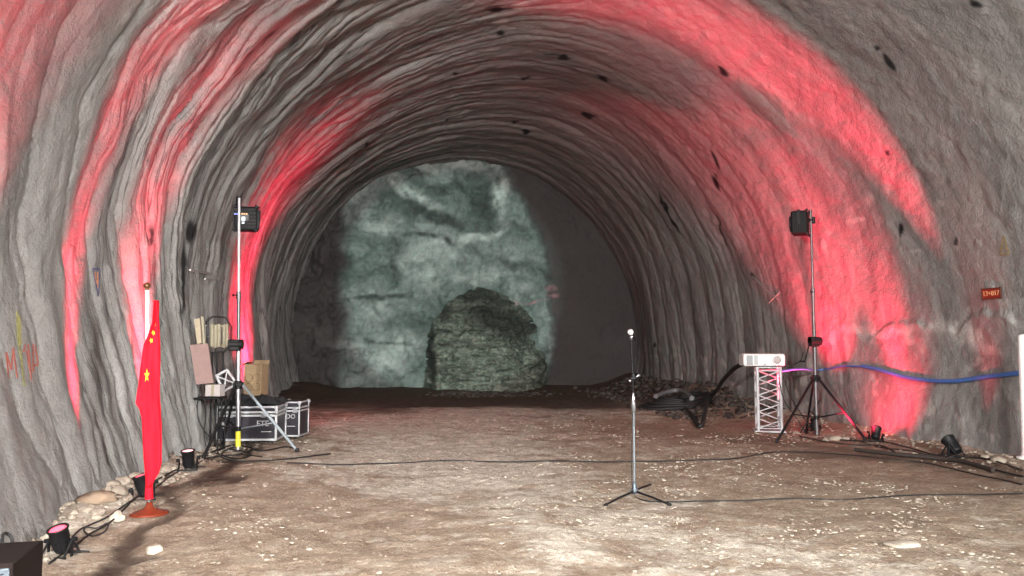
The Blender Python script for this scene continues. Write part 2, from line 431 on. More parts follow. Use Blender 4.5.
for b in [(191, 231, 4.5, 13, .08), (151, 236, 2.2, 11, .05), (498, 10, 13, 3, -.05), (500, 34, 5, 2.5, 0), (563, 57, 5, 2.5, .1), (551, 55, 8, 1.3, .1),
          (525, 77, 5, 1.6, .3), (604, 79, 6, 1.6, .5), (589, 115, 7, 2.2, .25), (515, 121, 3, 1.5, .1), (526, 131, 5, 1.6, .3), (890, 63, 3.2, 9, -.6),
          (877, 48, 4, 2.5, .7), (976, 4, 7, 4, .5), (668, 211, 1.8, 28, -.48), (722, 71, 3, 6, -.8), (717, 183, 1.8, 9, -.4), (716, 160, 1.4, 12, -.45),
          (722, 233, 1.6, 18, -.3), (889, 154, 2, 3, 0), (902, 230, 1.6, 8, 0), (955, 242, 2, 3.5, 0), (753, 277, 2, 3, 0), (184, 280, 2.5, 40, .05),
          (455, 74, 4, 1, 0), (365, 145, 4, 1.3, -.4), (447, 119, 3, 1.2, 0), (655, 345, 1, 2, 0)]:
    black_marks = np.maximum(black_marks, blob(jx, jy, *b) * vis)
pale = np.zeros_like(X)
for b in [(905, 330, 22, 4, -.1), (945, 327, 22, 6, -.1), (965, 335, 16, 10, .3), (880, 335, 14, 3, 0), (990, 350, 14, 5, .4), (855, 330, 14, 4, .1),
          (793, 75, 4, 2, .3), (868, 200, 4, 5, .2), (856, 220, 8, 2, -.4), (940, 203, 3, 3, 0), (978, 226, 3, 2, 0), (916, 250, 4, 2, -.2), (794, 204, 4, 3, 0),
          (500, 22, 8, 2, -.2), (520, 5, 9, 3, 0)]:
    pale = np.maximum(pale, blob(jx, jy, *b, .6) * vis * .6)
sp = fbm(X * 4, YY * 4, Z * 4, 81, 3); pale = np.clip(pale + .5 * sst(.45, .7, sp) * sst(1.8, 1.2, Z) * (X > 3), 0, 1)
teal = blob(jx, jy, 700, 84, 42, 14, .35, .4) * vis * (YY < 14) * .75
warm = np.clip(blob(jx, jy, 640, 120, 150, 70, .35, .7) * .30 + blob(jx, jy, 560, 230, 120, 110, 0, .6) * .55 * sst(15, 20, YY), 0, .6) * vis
streaky = sst(60, 120, np.degrees(PH)) * sst(5, 9, YY) + .5 * sst(11, 16, YY) * sst(110, 60, np.degrees(PH))
# vertex normals of the whole lining, so the three pieces meet without a crease
P3 = np.stack([X, YY, Z], -1)
N3 = np.cross(np.gradient(P3, axis=1), np.gradient(P3, axis=0)); N3 /= np.linalg.norm(N3, axis=-1, keepdims=True)
inw = np.stack([CX - X, 0 * X, CZ - Z], -1); N3 *= np.sign((N3 * inw).sum(-1, keepdims=True) + 1e-9)
for nm, a0, a1 in (('wall_right', -24, 40), ('ceiling', 40, 125), ('wall_left', 125, 204)):
    i0 = max(0, int(np.searchsorted(np.degrees(ph), a0)) - (1 if a0 > -24 else 0)); i1 = min(len(ph), int(np.searchsorted(np.degrees(ph), a1)))
    sl = slice(i0, i1)
    # orientation: faces look into the tunnel
    fl = lambda A: A[sl]
    o = grid_object(nm, fl(X), fl(YY), fl(Z), 'lining', {'black_marks': fl(black_marks), 'pale': fl(pale), 'teal': fl(teal), 'warm': fl(warm), 'streaky': fl(streaky)}, (fl(PH * 5.1), fl(flow(PH * 5.1, YY))), normals=fl(N3))
    o['kind'] = 'structure'
# ------------------------------------------------------------------ setting: floor
fx = np.linspace(-3.3, 7.9, 300); fy = np.concatenate([np.linspace(YN, 3.2, 60)[:-1], np.linspace(3.2, 10, 260)[:-1], np.linspace(10, YF + .4, 210)])
FX, FY = np.meshgrid(fx, fy, indexing='ij'); FZ0 = gz(FX, FY)
FZ = FZ0 + .012 * fbm(FX * 4, FY * 4, 0, 61, 3) + .006 * noise(FX * 18, FY * 18, 0, 62)
fpx, fpy = project(FX, FY, FZ0)
wx = fpx + 30 * fbm(FX * 1.3, FY * 1.3, 0, 63, 3); wy = fpy + 8 * fbm(FX * 1.3, FY * 1.3, 0, 64, 3)
pl = np.full_like(FX, .30)
for b in [(430, 465, 170, 48, 0, .6), (440, 425, 170, 20, 0, .6), (560, 520, 150, 55, .1, .6), (700, 560, 220, 45, .1, .6), (150, 545, 60, 20, -.5, .6), (520, 415, 190, 10, 0, .5)]:
    pl = np.maximum(pl, (.85 if b[1] < 500 else .60) * blob(wx, wy, *b))
for b, w in [((260, 530, 170, 50, .05, .6), .95), ((850, 495, 160, 36, .1, .6), .75), ((880, 455, 160, 20, .15, .6), .6), ((640, 420, 60, 5, 0, .6), .5)]:
    pl = pl * (1 - w * blob(wx, wy, *b))
pl = pl + .55 * sst(.8, .2, FX + 2.75) * (FY < 9)
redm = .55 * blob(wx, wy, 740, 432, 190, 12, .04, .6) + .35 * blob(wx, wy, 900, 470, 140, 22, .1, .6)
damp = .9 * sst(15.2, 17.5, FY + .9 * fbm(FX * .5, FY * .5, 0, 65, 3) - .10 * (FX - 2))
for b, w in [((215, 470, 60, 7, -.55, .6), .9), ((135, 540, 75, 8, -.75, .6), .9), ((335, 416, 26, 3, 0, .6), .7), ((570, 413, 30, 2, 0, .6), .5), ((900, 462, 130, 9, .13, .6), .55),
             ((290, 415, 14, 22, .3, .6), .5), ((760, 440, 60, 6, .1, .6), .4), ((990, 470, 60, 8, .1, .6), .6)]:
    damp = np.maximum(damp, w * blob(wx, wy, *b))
# rut left by a wheel along the left side
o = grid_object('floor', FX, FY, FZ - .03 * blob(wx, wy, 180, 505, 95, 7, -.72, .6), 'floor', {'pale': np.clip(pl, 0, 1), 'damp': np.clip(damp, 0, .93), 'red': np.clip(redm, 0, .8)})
o['kind'] = 'structure'
# ------------------------------------------------------------------ setting: tunnel face
gx = np.linspace(-3.3, 7.6, 290); gzv = np.linspace(-.4, 7.6, 215)
AX, AZ = np.meshgrid(gx, gzv, indexing='ij')
fd = .22 * fbm(AX * .7, AZ * .7, 0, 91, 3) + .11 * fbm(AX * 2.2, AZ * 2.2, 0, 92, 5, .6)
rx0, rz0 = project(AX, YF + 0 * AX, AZ)
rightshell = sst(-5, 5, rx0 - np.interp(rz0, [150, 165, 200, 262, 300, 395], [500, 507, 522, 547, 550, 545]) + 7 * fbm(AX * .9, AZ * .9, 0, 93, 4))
AY = YF - fd * (1 - .75 * rightshell) - .25 * rightshell
qx, qy = project(AX, AY, AZ)
gr_ = np.clip(.75 + .55 * fbm(AX * 3.5, AZ * 3.5, 0, 96, 5, .65), .1, 1.4)
ux = qx + 7 * fbm(AX * .9, AZ * .9, 0, 94, 4); uy = qy + 7 * fbm(AX * .9, AZ * .9, 0, 95, 4)
fp = np.zeros_like(AX); fdk = np.zeros_like(AX); fpk = np.zeros_like(AX)
for b, w in [((415, 192, 34, 5, .45), .75), ((460, 240, 46, 4, -.25), .7), ((490, 235, 30, 4, -.4), .6), ((500, 195, 12, 24, -.3), .7), ((385, 220, 22, 14, .5), .45), ((360, 200, 20, 18, 0), .4),
             ((425, 270, 28, 16, .3), .5), ((455, 165, 50, 4, 0), .45), ((370, 310, 24, 22, 0), .35), ((370, 360, 34, 10, .35), .55), ((330, 345, 40, 4, .6), .45), ((395, 345, 26, 14, 0), .4),
             ((450, 250, 12, 10, 0), .5), ((520, 290, 10, 12, 0), .35), ((480, 275, 40, 8, 0), .35)]:
    fp = np.maximum(fp, w * blob(ux, uy, *b, .7))
for b, w in [((440, 215, 36, 8, .35), .75), ((480, 200, 10, 30, -.5), .55), ((400, 245, 9, 9, 0), .7), ((395, 265, 6, 22, -.2), .6), ((430, 240, 40, 4, .2), .6), ((485, 255, 40, 6, .3), .5),
             ((465, 185, 40, 6, 0), .5), ((380, 300, 38, 3, .02), .6), ((380, 345, 34, 2, .02), .45), ((345, 250, 10, 30, 0), .35), ((410, 200, 30, 5, .7), .45), ((515, 265, 20, 6, .1), .45), ((500, 222, 40, 3, .1), .4)]:
    fdk = np.maximum(fdk, w * blob(ux, uy, *b, .7))
for b, w in [((545, 285, 6, 4, 0), .8), ((548, 295, 5, 3, 0), .7), ((525, 305, 18, 1.6, -.15), .6), ((520, 303, 8, 2, .2), .5)]:
    fpk = np.maximum(fpk, w * blob(ux, uy, *b, .6))
fp = np.clip(fp * gr_ * 1.1, 0, 1); fdk = np.clip(fdk * (2 - gr_), 0, .95); fpk = fpk * gr_ * .7
brown = np.maximum(rightshell * .95, .9 * blob(ux, uy, 330, 264, 16, 16, 0, .4)); brown = np.maximum(brown, .88 * sst(352, 335, ux))  # brown shotcrete on the right; left margin paints the dimness outside the spot
fxc, fzc = float(cxf(YF)), float(czf(YF)); an_ = np.arctan2(AZ - fzc, AX - fxc); an_ = np.where(an_ < -PI / 2, an_ + 2 * PI, an_)
keep_r = np.hypot(AX - fxc, AZ - fzc) < rad(an_) + .3
keep = keep_r[:-1, :-1] & keep_r[1:, 1:] & keep_r[1:, :-1] & keep_r[:-1, 1:]
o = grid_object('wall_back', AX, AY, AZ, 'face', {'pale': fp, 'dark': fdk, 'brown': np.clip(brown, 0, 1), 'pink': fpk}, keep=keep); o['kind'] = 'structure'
# heap of broken rock lying against the face
hu = np.linspace(0, 1, 210); hv = np.linspace(0, 1, 190); HU, HV = np.meshgrid(hu, hv, indexing='ij')
cols = [(425, 552), (424, 552), (425, 550), (428, 547), (433, 543), (437, 536), (446, 524), (462, 505)]
rows = [396, 385, 368, 350, 332, 318, 302, 288]
xs0, xs1, zz = [], [], []
for (a, b), r_ in zip(cols, rows):
    p, q = at(a, r_, 22.3), at(b, r_, 22.3); xs0.append(p.x); xs1.append(q.x); zz.append(p.z)
zz[0] = -.25
hz = np.interp(HV, np.linspace(0, 1, 8), zz); h0 = np.interp(hz, zz, xs0); h1 = np.interp(hz, zz, xs1)
edn = .18 * fbm(hz * 1.6, 0 * hz, 0, 106, 4); hx = h0 + (h1 - h0) * HU + edn * (1 - HU) * HV + .16 * fbm(hz * 1.5, 0 * hz + 9, 0, 107, 4) * HU * HV
hz = hz + .08 * fbm(hx * 1.7, 0 * hx, 0, 108, 4) * HV ** 2
bulge = (np.sin(PI * np.clip(HU, 0, 1)) ** .8)
out = bulge * (1.7 * (1 - HV) ** 1.3 + .12) + .26 * bulge ** .5 * fbm(hx * 1.3, hz * 2.2, 0, 101, 4) * (1 - HV * .3) + .10 * np.floor(hz * 3.2 + .5 * noise(hx, hz, 0, 105)) % .2
hy = YF - .03 - np.maximum(out, .03 + .05 * bulge) - .10 * bulge +.10 * fbm(hx * 5, hz * 7, 0, 102, 3)
hpx, hpy = project(hx, hy, hz); hpx = hpx + 4 * noise(hx * 3, hz * 3, 0, 103); hpy = hpy + 4 * noise(hx * 3, hz * 3, 0, 104)
hd = np.zeros_like(hx)
for b, w in [((500, 320, 40, 18, .3), .9), ((480, 296, 40, 8, .15), .85), ((520, 330, 20, 14, 0), .8), ((443, 308, 14, 14, -.5), .8), ((432, 350, 4, 40, .08), .95), ((460, 332, 60, 1.6, .05), .6), ((490, 345, 60, 1.6, .0), .5), ((545, 375, 10, 20, 0), .5)]:
    hd = np.maximum(hd, w * blob(hpx, hpy, *b, .6))
o = grid_object('rock_heap', hx, hy, hz, 'heap', {'dark': hd}); tag(o, 'rough heap of broken layered rock against the far green-lit tunnel face', 'rock heap', kind='stuff')
# ------------------------------------------------------------------ loose stones
ICO_V = []; t_ = (1 + 5 ** .5) / 2
for a, b in ((1, t_), (-1, t_), (1, -t_), (-1, -t_)): ICO_V += [(0, a, b), (a, b, 0), (b, 0, a)]
ICO_V = np.array(ICO_V) / math.hypot(1, t_)
_b = bmesh.new(); bmesh.ops.convex_hull(_b, input=[_b.verts.new(v) for v in ICO_V]); _b.verts.index_update()
_b.verts.ensure_lookup_table(); ICO_V = np.array([v.co[:] for v in _b.verts]); ICO_F = np.array([[v.index for v in f.verts] for f in _b.faces]); _b.free()
def stones(name, P, size, m, flat=.5, sink=.35):
    n = len(P); V = ICO_V[None] * (1 + .28 * RNG.uniform(-1, 1, (n, 12, 1)))
    sc = size[:, None, None] * np.stack([RNG.uniform(.8, 1.6, n), RNG.uniform(.7, 1.1, n), RNG.uniform(.6, 1.2, n) * flat], -1)[:, None]
    V = V * sc; an = RNG.uniform(0, 2 * PI, n); c, s = np.cos(an)[:, None], np.sin(an)[:, None]
    Vx = V[..., 0] * c - V[..., 1] * s; Vy = V[..., 0] * s + V[..., 1] * c
    V = np.stack([Vx, Vy, V[..., 2]], -1) + P[:, None, :]; V[..., 2] += (size * flat * sink)[:, None]
    Fc = (ICO_F[None] + (np.arange(n) * 12)[:, None, None]).reshape(-1, 3)
    me = bpy.data.meshes.new(name); me.vertices.add(n * 12); me.vertices.foreach_set('co', V.ravel())
    me.loops.add(Fc.size); me.loops.foreach_set('vertex_index', Fc.ravel().astype(np.int32))
    me.polygons.add(len(Fc)); me.polygons.foreach_set('loop_start', (np.arange(len(Fc)) * 3).astype(np.int32)); me.polygons.foreach_set('loop_total', np.full(len(Fc), 3, np.int32))
    me.update(); me.validate(); me.materials.append(MT[m]); o = bpy.data.objects.new(name, me); COL.objects.link(o); return o
def scatter(n, x0, x1, y0, y1, dens=None):
    x = RNG.uniform(x0, x1, n * 4); y = y0 + (y1 - y0) * RNG.uniform(0, 1, n * 4) ** 1.5
    k = np.ones(n * 4, bool) if dens is None else RNG.uniform(0, 1, n * 4) < dens(x, y)
    x, y = x[k][:n], y[k][:n]; return np.stack([x, y, gz(x, y)], -1)
def dens_floor(x, y): return np.clip(.25 + .8 * fbm(x * .9, y * .9, 0, 66, 4), .05, 1)
Pg = scatter(15000, -2.6, 7.1, 3.4, 15.5, dens_floor)
sz = .003 + .022 * RNG.uniform(0, 1, len(Pg)) ** 3.0
tag(stones('gravel', Pg, sz, 'stone', .34, .1), 'small pale gravel and stone chips strewn over the brown dirt floor', 'gravel', kind='stuff')
Pr = np.stack([-2.78 + .55 * RNG.uniform(0, 1, 1300) ** 1.2, RNG.uniform(4.6, 12, 1300), np.zeros(1300)], -1)
Pr[:, 2] = gz(Pr[:, 0], Pr[:, 1]); tag(stones('rubble', Pr, .008 + .032 * RNG.uniform(0, 1, len(Pr)) ** 3, 'stone_mid', .7, .25), 'pale rubble lining the foot of the left tunnel wall', 'rubble', kind='stuff')
n_ = 520
Pr = np.stack([7.2 - .7 * RNG.uniform(0, 1, n_) ** 1.4, RNG.uniform(7.5, 14, n_), np.zeros(n_)], -1); Pr[:, 2] = gz(Pr[:, 0], Pr[:, 1])
tag(stones('rubble', Pr, .008 + .03 * RNG.uniform(0, 1, n_) ** 2.8, 'stone_mid', .6, .25), 'pale rubble along the foot of the right wall under the blue hose', 'rubble', kind='stuff')
n_ = 1300
Pr = np.stack([7.2 - 2.2 * RNG.uniform(0, 1, n_) ** 1.6, RNG.uniform(13.5, 22, n_), np.zeros(n_)], -1); Pr[:, 2] = gz(Pr[:, 0], Pr[:, 1])
tag(stones('rubble', Pr, .015 + .10 * RNG.uniform(0, 1, n_) ** 3.5, 'stone_dark', .7, .25), 'dark broken rubble at the far right behind the microphone stand', 'rubble', kind='stuff')
n_ = 500
tx_ = RNG.normal(0, 1, n_); pA_, pB_ = ground(430, 397), ground(555, 399)
Pr = np.stack([pA_.x + (pB_.x - pA_.x) * np.clip(.5 + .24 * tx_, -.1, 1.15), 21.2 - 1.2 * RNG.uniform(0, 1, n_) ** 1.5 + .0 * tx_, np.zeros(n_)], -1); Pr[:, 2] = gz(Pr[:, 0], Pr[:, 1])
tag(stones('rubble', Pr, .02 + .08 * RNG.uniform(0, 1, n_) ** 3, 'stone_dark', .6, .2), 'broken stones spilled on the ground at the toe of the far rock heap', 'rubble', kind='stuff')
def rock_mesh(seed, sub=3):
    b = BM(); bmesh.ops.create_icosphere(b, subdivisions=sub, radius=1)
    for v in b.verts:
        p = v.co; k = 1 + .45 * float(fbm(p.x * 1.1 + seed * 7, p.y * 1.1, p.z * 1.1, 110, 3)) * .7
        v.co = p * k
        v.co.z = max(v.co.z, -.45)
    for f in b.faces: f.smooth = True
    return b
def rock(px, py, w, h, m, label, cat='rock', group=None, seed=1, rz=0.0, name='rock'):
    p = ground(px, py); b = rock_mesh(seed)
    for v in b.verts: v.co = Vector((v.co.x * w / 2, v.co.y * w / 2 * .8, v.co.z * h / 2))
    o = obj(name, b, m); o.location = p + Vector((0, 0, h * .14)); o.rotation_euler = (0, 0, rz); return tag(o, label, cat, group)
rock(100, 500, .30, .13, 'stone_brown', 'brown flat rock slab at the foot of the left wall', seed=2, rz=.4)
rock(117, 520, .11, .10, 'stone', 'round pale rock beside the cables left of the flag base', seed=3)
rock(153, 552, .11, .09, 'stone', 'pale rock alone on the brown dirt in front of the flag', seed=4, rz=.8)
rock(904, 545, .24, .05, 'stone', 'long flat pale stone on the dirt near the bottom right', seed=5)
for i, (x, y, w) in enumerate([(113, 486, .13), (122, 483, .16), (131, 489, .12), (119, 494, .15), (134, 478, .12), (166, 470, .16), (172, 465, .12), (108, 491, .09), (127, 500, .10), (160, 478, .10), (88, 512, .10), (98, 515, .12)]):
    rock(x, y, w, w * .7, 'stone_mid', 'pale rounded rock among the pile of rocks at the left wall foot behind the flag', group='pale rocks piled at the left wall foot', seed=10 + i, rz=i)
for i, (x, y, w) in enumerate([(835, 440, .20), (845, 437, .14), (797, 434, .12), (826, 441, .12), (1000, 462, .16), (985, 458, .13)]):
    rock(x, y, w, w * .6, 'stone_mid', 'pale low rock among the cables at the right wall foot', group='pale rocks at the right wall foot', seed=30 + i, rz=i * 1.3)
# ------------------------------------------------------------------ painted marks, rods and sign on the lining
def paint(name, strokes, w, m, label, cat='paint mark'):
    b = BM()
    for st in strokes:
        pts = []
        for (x0, y0), (x1, y1) in zip(st, st[1:]):
            k = max(2, int(math.hypot(x1 - x0, y1 - y0) / 1.5))
            pts += [wall_hit(x0 + (x1 - x0) * i / k, y0 + (y1 - y0) * i / k, .006)[0] for i in range(k)]
        pts.append(wall_hit(*st[-1], .006)[0])
        n = len(pts)
        for i in range(n - 1):
            a, c = pts[i], pts[i + 1]; t = (c - a)
            if t.length < 1e-5: continue
            inward = (Vector((CX, a.y, CZ)) - a).normalized(); sd = t.normalized().cross(inward).normalized() * w / 2
            prism(b, [a - sd, c - sd, c + sd, a + sd], inward * .004)
    return tag(obj(name, b, m), label, cat)
paint('painted_lettering', [[(6, 352), (8.5, 378)], [(6, 352), (11, 370)], [(11, 370), (13, 348)], [(13, 348), (17, 378)], [(25, 345), (23, 352)], [(28, 344), (31, 380)], [(33, 344), (33, 372)], [(35, 346), (38, 364), (33, 366)], [(26, 350), (30, 372)]], .018, 'paint_red', 'red-brown brushed lettering on the left wall near the picture edge')
paint('yellow_paint_streak', [[(17, 311), (18, 340), (21, 358), (24, 386)], [(19.5, 316), (20.5, 345)]], .028, 'paint_yellow', 'faded yellow paint streak running down through red lettering on left wall')
paint('painted_triangle', [[(92.5, 269), (99.5, 269)], [(93, 270), (98, 296)], [(100, 270), (98, 296)]], .022, 'paint_blue', 'small dark blue outlined triangle mark on the left wall between red beams')
paint('painted_fill', [[(94.5, 272), (96.8, 284)], [(97.5, 272), (98, 288)]], .03, 'paint_orange', 'faded orange paint inside the blue triangle mark on left wall')
paint('painted_triangle', [[(1000, 255), (1004, 236)], [(1004, 236), (1009, 254)], [(1000, 255), (1009, 254)], [(1003, 248), (1006, 248)]], .03, 'paint_olive', 'olive triangle painted on the right wall above the red number plate')
def rods(name, segs, r, label):
    b = BM()
    for (x0, y0, x1, y1, off) in segs:
        a = wall_hit(x0, y0, .0)[0]; c, _ = wall_hit(x1, y1, off); cyl(b, a, c, r, n=8)
    return tag(obj(name, b, 'rod'), label, 'steel rod')
rods('steel_rod', [(210, 273.5, 190, 270, .12)], .012, 'upper of two pale steel rods jutting from the left wall by the left stand')
rods('steel_rod', [(224, 281, 205, 279, .12)], .012, 'lower of two pale steel rods jutting from the left wall by the left stand')
rods('steel_rod', [(752, 276, 778, 300, .10)], .011, 'thin steel rod slanting down the red-lit right wall left of the lamp stand')
rods('steel_rod', [(780, 292, 769, 303, .12)], .011, 'short steel rod crossing the tip of the slanting rod on the right wall')
# number plate
p, phi = wall_hit(991.5, 293.5, .04)
inward = Vector((-math.cos(phi), 0, -math.sin(phi))); yv = Vector((0, -1, 0)); upv = yv.cross(inward).normalized()
if upv.z < 0: upv = -upv
Rm = Matrix((yv, upv, yv.cross(upv))).transposed()
s_ = thing('number_plate', 'small red rectangular plate with pale orange numbers on the right wall', 'sign', p)
nrm = yv.cross(upv)
if nrm.dot(inward) < 0: nrm = -nrm
LL, HH = .30, .125
b = BM(); box(b, (0, 0, 0), (LL, HH, .012), Rm, .003); obj('plate', b, 'sign_red', s_)
b = BM()
for sx, sy, w, h in ((0, HH / 2, LL + .02, .014), (0, -HH / 2, LL + .02, .014), (LL / 2, 0, .014, HH + .02), (-LL / 2, 0, .014, HH + .02)):
    box(b, Rm @ Vector((sx, sy, .004)), (w, h, .02), Rm)
obj('frame', b, 'sign_edge', s_)
def text_mesh(name, txt, size, m, parent, mw, extr=.002):
    cu_ = bpy.data.curves.new(name, 'FONT'); cu_.body = txt; cu_.size = size; cu_.extrude = extr; cu_.align_x = 'CENTER'; cu_.align_y = 'CENTER'
    cu_.materials.append(MT[m])
    tmp = bpy.data.objects.new(name, cu_); COL.objects.link(tmp)
    me = bpy.data.meshes.new_from_object(tmp.evaluated_get(bpy.context.evaluated_depsgraph_get())); bpy.data.objects.remove(tmp)
    me.name = name; o = bpy.data.objects.new(name, me); COL.objects.link(o); o.parent = parent; o.matrix_local = mw; return o
def facing(pos, xdir, ydir):
    xdir, ydir = Vector(xdir).normalized(), Vector(ydir).normalized(); z = xdir.cross(ydir)
    return Matrix((xdir, ydir, z)).transposed().to_4x4() if pos is None else Matrix.Translation(pos) @ Matrix((xdir, ydir, z)).transposed().to_4x4()
tx = yv if yv.cross(upv).dot(inward) > 0 else -yv
text_mesh('numbers', '13+017', .088, 'sign_ink', s_, facing(nrm * .010, tx, upv), .003)
# ------------------------------------------------------------------ flag
pf = ground(149, 514)
fl_ = thing('flag', 'red flag with yellow stars drooping on a white pole by the left wall', 'flag', pf)
Df = (Vector(pf) - Vector(CAM)).dot(Vector(cf)); pxm = F / Df
lean = Vector((-.040, 0, 1))
b = BM(); lathe(b, [(.155, 0), (.155, .012), (.12, .022), (.05, .045), (.03, .065), (.022, .10), (.0, .10)], n=36); obj('base', b, 'lacquer', fl_)
H_ = (514 - 290) / pxm
b = BM(); cyl(b, lean * .07, lean * .16, .016, n=16); obj('collar', b, 'chrome', fl_)
b = BM(); cyl(b, lean * .15, lean * H_, .017, n=16); obj('pole', b, 'white_pole', fl_)
b = BM(); lathe(b, [(.0, -.005), (.016, 0), (.018, .006), (.012, .012), (.02, .02), (.028, .034), (.028, .046), (.02, .06), (.0, .068)], lean * H_, lean, n=20); obj('finial', b, 'bronze', fl_)
def zf(y): return (514 - y) / pxm
def xf(x, y): return (x - 149) / pxm
sil = [(300, 149.6, 150.9), (312, 149.4, 151.8), (324, 148.9, 152.7), (334, 145.5, 153.3), (345, 141.5, 154.2), (370, 137.5, 156), (395, 135.2, 157.4), (404, 134.5, 158), (409, 138, 158.3), (420, 141.5, 158.8), (440, 143, 160), (462, 144, 161), (472, 145, 159), (480, 146, 155), (486, 146.5, 152.5)]
sz_ = np.array([zf(s[0]) for s in sil])[::-1]; sl_ = np.array([xf(s[1], s[0]) for s in sil])[::-1]; sr_ = np.array([xf(s[2], s[0]) for s in sil])[::-1]
NF = 2.5
def flag_pt(u, z):
    l, r = np.interp(z, sz_, sl_), np.interp(z, sz_, sr_)
    c, hw = (l + r) / 2, (r - l) / 2
    w = u * NF + .12 * math.sin(z * 3.1)
    x = c - hw * .97 * math.cos(PI * w)
    y = -.062 + .085 * u + .016 * math.sin(z * 7 + u * 9) + .014 * math.sin(PI * w * 3 + z * 2.2) + .006 * math.sin(x * 90 + z * 3)
    return Vector((x, y, z))
b = BM(); nu, nz = 110, 70
vg = [[b.verts.new(flag_pt(i / nu, sz_[0] + (sz_[-1] - sz_[0]) * j / nz)) for j in range(nz + 1)] for i in range(nu + 1)]
for i in range(nu):
    for j in range(nz): b.faces.new((vg[i][j], vg[i + 1][j], vg[i + 1][j + 1], vg[i][j + 1])).smooth = True
def star(bm, u0, zc, R, squash, rot=0):
    """star on the front fold, narrowed by the folds like the cloth"""
    cen = flag_pt(u0, zc); ring = []
    for k in range(10):
        a = PI / 2 + k * PI / 5 + rot; rr = R if k % 2 == 0 else R * .4
        zz_ = zc + rr * math.sin(a); du = rr * math.cos(a) * squash
        lo, hi = 0.02, .39
        tgt = cen.x + du
        for _ in range(30):
            mid = (lo + hi) / 2
            if flag_pt(mid, zz_).x < tgt: lo = mid
            else: hi = mid
        q = flag_pt(lo, zz_); ring.append(q)
    yb = min(q.y for q in ring + [cen]) - .007
    cen = Vector((cen.x, cen.y - .007, cen.z)); C_ = bm.verts.new(cen); rv = [bm.verts.new(Vector((q.x, q.y - .007, q.z))) for q in ring]
    for k in range(10): bm.faces.new((C_, rv[k], rv[(k + 1) % 10])).material_index = 1
cloth = obj('cloth', b, 'flag', fl_)
sm = cloth.modifiers.new('thickness', 'SOLIDIFY'); sm.thickness = .003
for (uu, yy, rr, sq, ro) in ((.19, 376, .062, .26, 0), (.20, 325, .026, .5, .4), (.23, 333, .026, .5, .4), (.22, 341, .026, .5, .4)):
    b = BM(); star(b, uu, zf(yy), rr, sq, ro)
    for f in b.faces: f.material_index = 0
    obj('star', b, 'star', cloth)
b = BM(); zz_ = np.linspace(zf(499), zf(395), 30)
tube(b, [lean * float(z) + Vector((.004 * math.sin(z * 9), -.004, 0)) for z in zz_], [.029 + .004 * math.sin(z * 14) for z in zz_], 16); obj('pole_sleeve', b, 'flag', fl_)
# ------------------------------------------------------------------ loudspeaker cabinet, bottom left corner
zc = .50; pc = at(13, 563, 1); d0 = ray(13, 563); k0 = (zc - CAM[2]) / d0[2]; c0 = CAM + d0 * k0
d1 = ray(44, 540); c1 = CAM + d1 * ((zc - CAM[2]) / d1[2])
ed = Vector((c1[0] - c0[0], c1[1] - c0[1], 0)); Lc = ed.length; ang = math.atan2(ed.y, ed.x) - PI / 2
gzb = min(G(c0[0] - .3, c0[1]), G(c0[0], c0[1])) ; W_ = .62
sp_ = thing('loudspeaker', 'black-brown loudspeaker cabinet on the ground, cut off by the bottom left corner', 'loudspeaker', (c0[0], c0[1], gzb), ang)
h_ = zc - gzb
b = BM(); box(b, (-W_ / 2, Lc / 2, h_ / 2), (W_, Lc, h_), bev=.008); obj('cabinet', b, 'cabinet', sp_)
b = BM()
for q in ((-W_ / 2, -.006, h_ - .03, W_ - .02, .022), (-W_ / 2, -.006, .05, W_ - .02, .022)): box(b, (q[0], q[1], q[2]), (q[3], .014, q[4]), bev=.003)
for q in (-.02, -W_ + .02): box(b, (q, -.006, h_ / 2), (.022, .014, h_ - .05), bev=.003)
obj('grille_frame', b, 'slate', sp_)
b = BM(); box(b, (-W_ / 2, -.004, h_ / 2), (W_ - .06, .01, h_ - .09))
for k in range(16): cyl(b, (-W_ + .04, -.014, .07 + k * (h_ - .12) / 15), (-.04, -.014, .07 + k * (h_ - .12) / 15), .004, n=6)
obj('grille', b, 'slate', sp_)
for x in (-.03, -W_ + .03):
    for y in (.03, Lc - .03): b = BM(); cyl(b, (x, y, -.012), (x, y, .004), .02, n=12); obj('rubber_foot', b, 'rubber', sp_)
